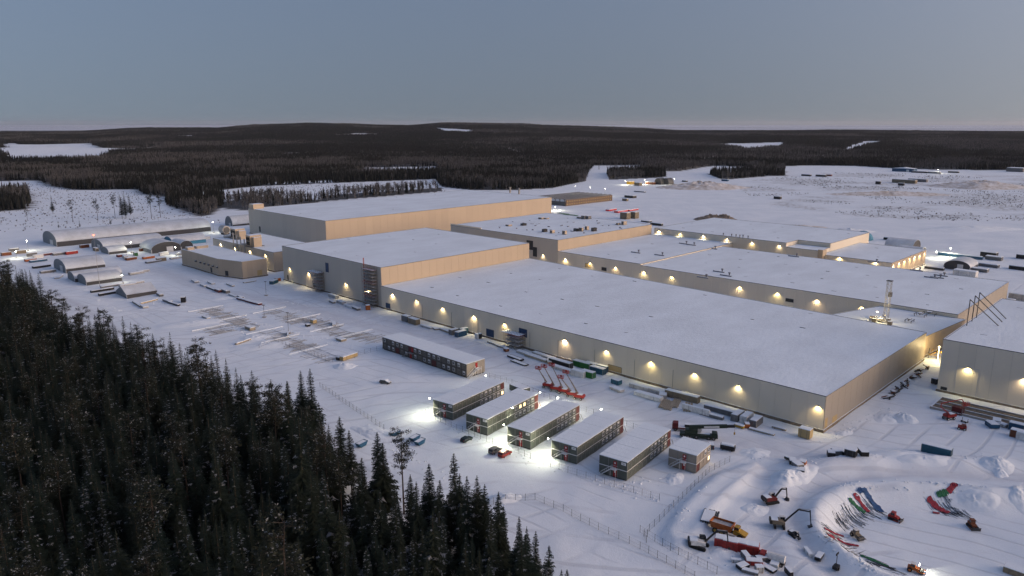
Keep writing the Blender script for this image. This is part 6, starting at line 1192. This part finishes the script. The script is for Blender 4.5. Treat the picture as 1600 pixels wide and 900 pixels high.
loc, rz = at_px(1413, 268, 88); t = thing('blue_shed', 'long blue shed with snowy roof at the far treeline', 'shed', loc, rz); part('wall', MB().box((0, 0, 3.5), (46, 20, 7)), 'paint_blue', t); part('roof', MB().extrude([(-23.5, 7), (0, 9.5), (23.5, 7)], -10.5, 10.5), 'snow', t); part('door', MB().box((-10, 10.1, 2.5), (6, 0.3, 5)), 'paint_white', t)
for k, (px, py) in enumerate(((1028, 288), (1040, 288))): tent(('left', 'right')[k] + ' black arched tent of the far machine yard', (px - 6, py), (px + 6, py + 0.6), 16, 11, end='tent_dark', door=False, snow=False, side='tent_dark', skirt=0.1)
for px, py, c_, L_, lab in ((880, 334, 'paint_green', 16, 'green mat behind the strewn roof'), (892, 336, 'paint_green', 20, 'bright green sheet behind the strewn roof')): pack(lab, px, py, 88, L_, 4, 0.3, c_, 0.0, 'ground_mat', cat='mat')
loc, rz = at_px(1308, 362, 0); x, y = G(1308, 371, 0); t = thing('teal_dome', 'small teal dome tent behind the rear roofs', 'tent', (*G(1348, 374), 0), 0); mb = MB(); n_ = 12
for i in range(5):
    for j in range(n_):
        f0, f1 = i / 5 * 1.5708, (i + 1) / 5 * 1.5708; a0, a1 = 6.2832 * j / n_, 6.2832 * (j + 1) / n_; q = lambda f, a: (9 * math.cos(f) * math.cos(a), 9 * math.cos(f) * math.sin(a), 8 * math.sin(f)); mb.poly([q(f0, a0), q(f0, a1), q(f1, a1), q(f1, a0)])
part('cover', mb, 'tent_blue', t); part('door', MB().box((-6.2, -6.2, 2), (0.4, 3, 4), rz=R(45)), 'tent_dark', t)
# power line on the cleared strip
for k, (px, py) in enumerate(((935, 261), (948, 259), (960, 258), (975, 260), (985, 261), (993, 262))):
    x, y, z = PG(px, py + 4); t = thing('power_pole', f'{("first", "second", "third", "fourth", "fifth", "sixth")[k]} power line pole from the left on the cleared strip', 'pole', (x, y, z), R(40)); part('pole', MB().tube((0, 0, 0), (0, 0, 18), 0.3, 5), 'bark', t); part('cross_arm', MB().box((0, 0, 16.5), (9, 0.5, 0.5)), 'bark', t); part('pole', MB().tube((4, 0, 0), (4, 0, 17), 0.3, 5), 'bark', t)

# ------------------------------------------------------------------ single trees on the left clearing
LONE = [('spruce_tree', 0, 83, 334, 23, 'dark bushy conifer standing left on the clearing'), ('pine_tree', 1, 114, 346, 24, 'bare pine right of the bushy conifer'), ('pine_tree', 0, 153, 345, 24, 'pine in the middle of the clearing'), ('spruce_tree', 3, 191, 340, 27, 'left tree of the tall dark trio on the clearing'), ('spruce_tree', 5, 197, 341, 31, 'middle tree of the tall dark trio on the clearing'), ('spruce_tree', 1, 204, 336, 26, 'right tree of the tall dark trio on the clearing'), ('pine_tree', 2, 180, 340, 25, 'thin stem left of the dark trio'), ('pine_tree', 2, 237, 342, 28, 'left thin pine near the wood wedge'), ('pine_tree', 0, 251, 340, 27, 'right thin pine near the wood wedge'), ('spruce_tree', 7, 173, 352, 10, 'small spruce before the longest tent'), ('spruce_tree', 7, 193, 351, 7, 'tiny spruce before the longest tent'), ('spruce_tree', 7, 210, 349, 8, 'second tiny spruce before the longest tent'), ('spruce_tree', 7, 125, 356, 9, 'small spruce above the tent gable'), ('spruce_tree', 7, 92, 357, 8, 'low bush above the left yard'), ('spruce_tree', 4, 379, 309, 20, 'single dark spruce right of the wood wedge'), ('spruce_tree', 4, 543, 314, 16, 'small dark spruce behind the tallest hall'), ('pine_tree', 1, 43, 345, 14, 'small pine at the left edge of the clearing')]
for kind, var, px, py, H_, lab in LONE:
    x, y, z = PG(px, py); tree_thing(kind, var, x, y, H_ / (PIN_H if kind == 'pine_tree' else SPR_H)[var], random.uniform(0, 6), lab)
# dry shrubs and stumps poking through the snow of the clearing and the rough rear field
mat('dry_twig', (0.075, 0.062, 0.05), 0.9)
shc = bpy.data.collections.new('shrub_prototypes'); rg = random.Random(6)
for i in range(4):
    mb = MB()
    for k in range(26):
        a = rg.random() * 6.28; r_ = rg.uniform(0.2, 1.3); h_ = rg.uniform(0.5, 1.9); x0, y0 = rg.uniform(-.5, .5), rg.uniform(-.5, .5); w = 0.05 + 0.05 * rg.random()
        mb.poly([(x0 - w, y0, 0), (x0 + w, y0, 0), (x0 + r_ * math.cos(a), y0 + r_ * math.sin(a), h_)])
        mb.poly([(x0, y0 - w, 0), (x0, y0 + w, 0), (x0 + r_ * math.cos(a + .4), y0 + r_ * math.sin(a + .4), h_ * .8)])
    if i > 1: mb.box((0, 0, 0.2), (0.9, 0.7, 0.5), rz=1.0)
    proto(shc, f'shrub_{i}', mb.mesh('dry_shrub', 'dry_twig'))
CLR = [(-40, 300), (60, 284), (130, 300), (215, 300), (255, 325), (330, 340), (350, 348), (70, 360), (-40, 372)]; FLD = [(1140, 285), (1290, 270), (1420, 272), (1600, 275), (1620, 345), (1480, 345), (1340, 338), (1190, 318)]; FLD2 = [(400, 292), (680, 283), (700, 300), (420, 316)]; EDGE = [(230, 470), (300, 520), (400, 560), (330, 540), (240, 505)]
pts = []
xs, ys = NR.uniform(-900, 1500, 90000), NR.uniform(300, 1700, 90000); px, py = px_of(xs, ys)
k = (np_in_poly(px, py, CLR) & (NR.random(xs.size) < 0.45)) | (np_in_poly(px, py, FLD) & (fnoise(xs / 60, ys / 60, 3) > 0.56) & (NR.random(xs.size) < 0.8)) | (np_in_poly(px, py, FLD2) & (NR.random(xs.size) < 0.6)) | (np_in_poly(px, py, EDGE) & (fnoise(xs / 15, ys / 15, 2) > 0.6))
xs, ys = xs[k], ys[k]; print('shrubs', xs.size)
scatter('dry_shrubs', np.stack([xs, ys, ground_z(xs, ys) - 0.1, NR.uniform(0, 6.28, xs.size), NR.uniform(0.3, 1.05, xs.size), NR.integers(0, 4, xs.size)], 1), shc, 'dry shrubs and stumps poking out of the snow')
# frozen lumps thrown up by ploughs and tracks
lc = bpy.data.collections.new('lump_prototypes')
for i in range(3):
    mb = MB(); n_ = 7; ii = len(mb.v); mb.v.append((0.1, 0, 0.45))
    for j in range(n_): a = 6.2832 * j / n_; q = rg.uniform(0.35, 0.75); mb.v.append((q * math.cos(a), q * math.sin(a), rg.uniform(0.15, 0.35)))
    for j in range(n_): a = 6.2832 * j / n_; q = rg.uniform(0.6, 0.95); mb.v.append((q * math.cos(a), q * math.sin(a), -0.2))
    for j in range(n_): mb.face((0, 1 + j, 1 + (j + 1) % n_)); mb.face((1 + j, 1 + n_ + j, 1 + n_ + (j + 1) % n_, 1 + (j + 1) % n_))
    proto(lc, f'lump_{i}', mb.mesh('snow_lump', 'snow'))
LINES = [[(1240, 735), (1290, 720), (1380, 716), (1450, 718), (1560, 722)], [(1300, 765), (1350, 762), (1490, 763), (1545, 772)], [(1270, 830), (1290, 850), (1330, 880), (1380, 905)], [(700, 664), (800, 706), (900, 742), (1000, 775), (1060, 790)], [(1100, 765), (1060, 800), (1030, 835)], [(985, 757), (1030, 745), (1075, 752)], [(560, 665), (600, 690), (640, 715), (700, 745), (780, 785)], [(240, 470), (330, 490), (420, 545)], [(395, 480), (470, 485), (560, 505)], [(1290, 690), (1350, 655), (1400, 640)], [(1150, 700), (1200, 720)], [(480, 455), (600, 495)], [(400, 505), (560, 545)], [(1120, 870), (1180, 860)], [(150, 430), (220, 425), (260, 430)], [(100, 430), (170, 480), (230, 500)], [(660, 640), (690, 655)], [(430, 470), (520, 480), (600, 510)], [(860, 640), (960, 662)]]
ps = []
for L in LINES:
    for a, b in zip(L[:-1], L[1:]):
        A_, B_ = G(*a), G(*b); n_ = int(math.hypot(A_[0] - B_[0], A_[1] - B_[1]) * 2.2)
        for _ in range(n_): f = rg.random(); ps.append((A_[0] + (B_[0] - A_[0]) * f + rg.gauss(0, 1.6), A_[1] + (B_[1] - A_[1]) * f + rg.gauss(0, 1.6)))
ps = np.array(ps); scatter('snow_lumps', np.stack([ps[:, 0], ps[:, 1], ground_z(ps[:, 0], ps[:, 1]) - 0.03, NR.uniform(0, 6.28, len(ps)), NR.uniform(0.15, 0.75, len(ps)) ** 1.4, NR.integers(0, 3, len(ps))], 1), lc, 'broken lumps of ploughed snow')

# ------------------------------------------------------------------ thin dusk haze
hz = MB().box((0, 30000, 105), (124000, 62000, 270)); hm_ = bpy.data.materials.new('haze'); hm_.use_nodes = True; MATS['haze'] = hm_
hn, hl_ = hm_.node_tree.nodes, hm_.node_tree.links; hn.remove(hn['Principled BSDF']); pv = hn.new('ShaderNodeVolumePrincipled'); pv.inputs['Color'].default_value = (0.86, 0.90, 1.0, 1); pv.inputs['Density'].default_value = 1.4e-5; pv.inputs['Anisotropy'].default_value = 0.2
hl_.new(pv.outputs[0], [n for n in hn if n.type == 'OUTPUT_MATERIAL'][0].inputs['Volume']); ho = link('haze', hz.mesh('haze', 'haze')); ho['kind'] = 'stuff'; ho['label'] = 'thin bluish dusk haze over the whole landscape'
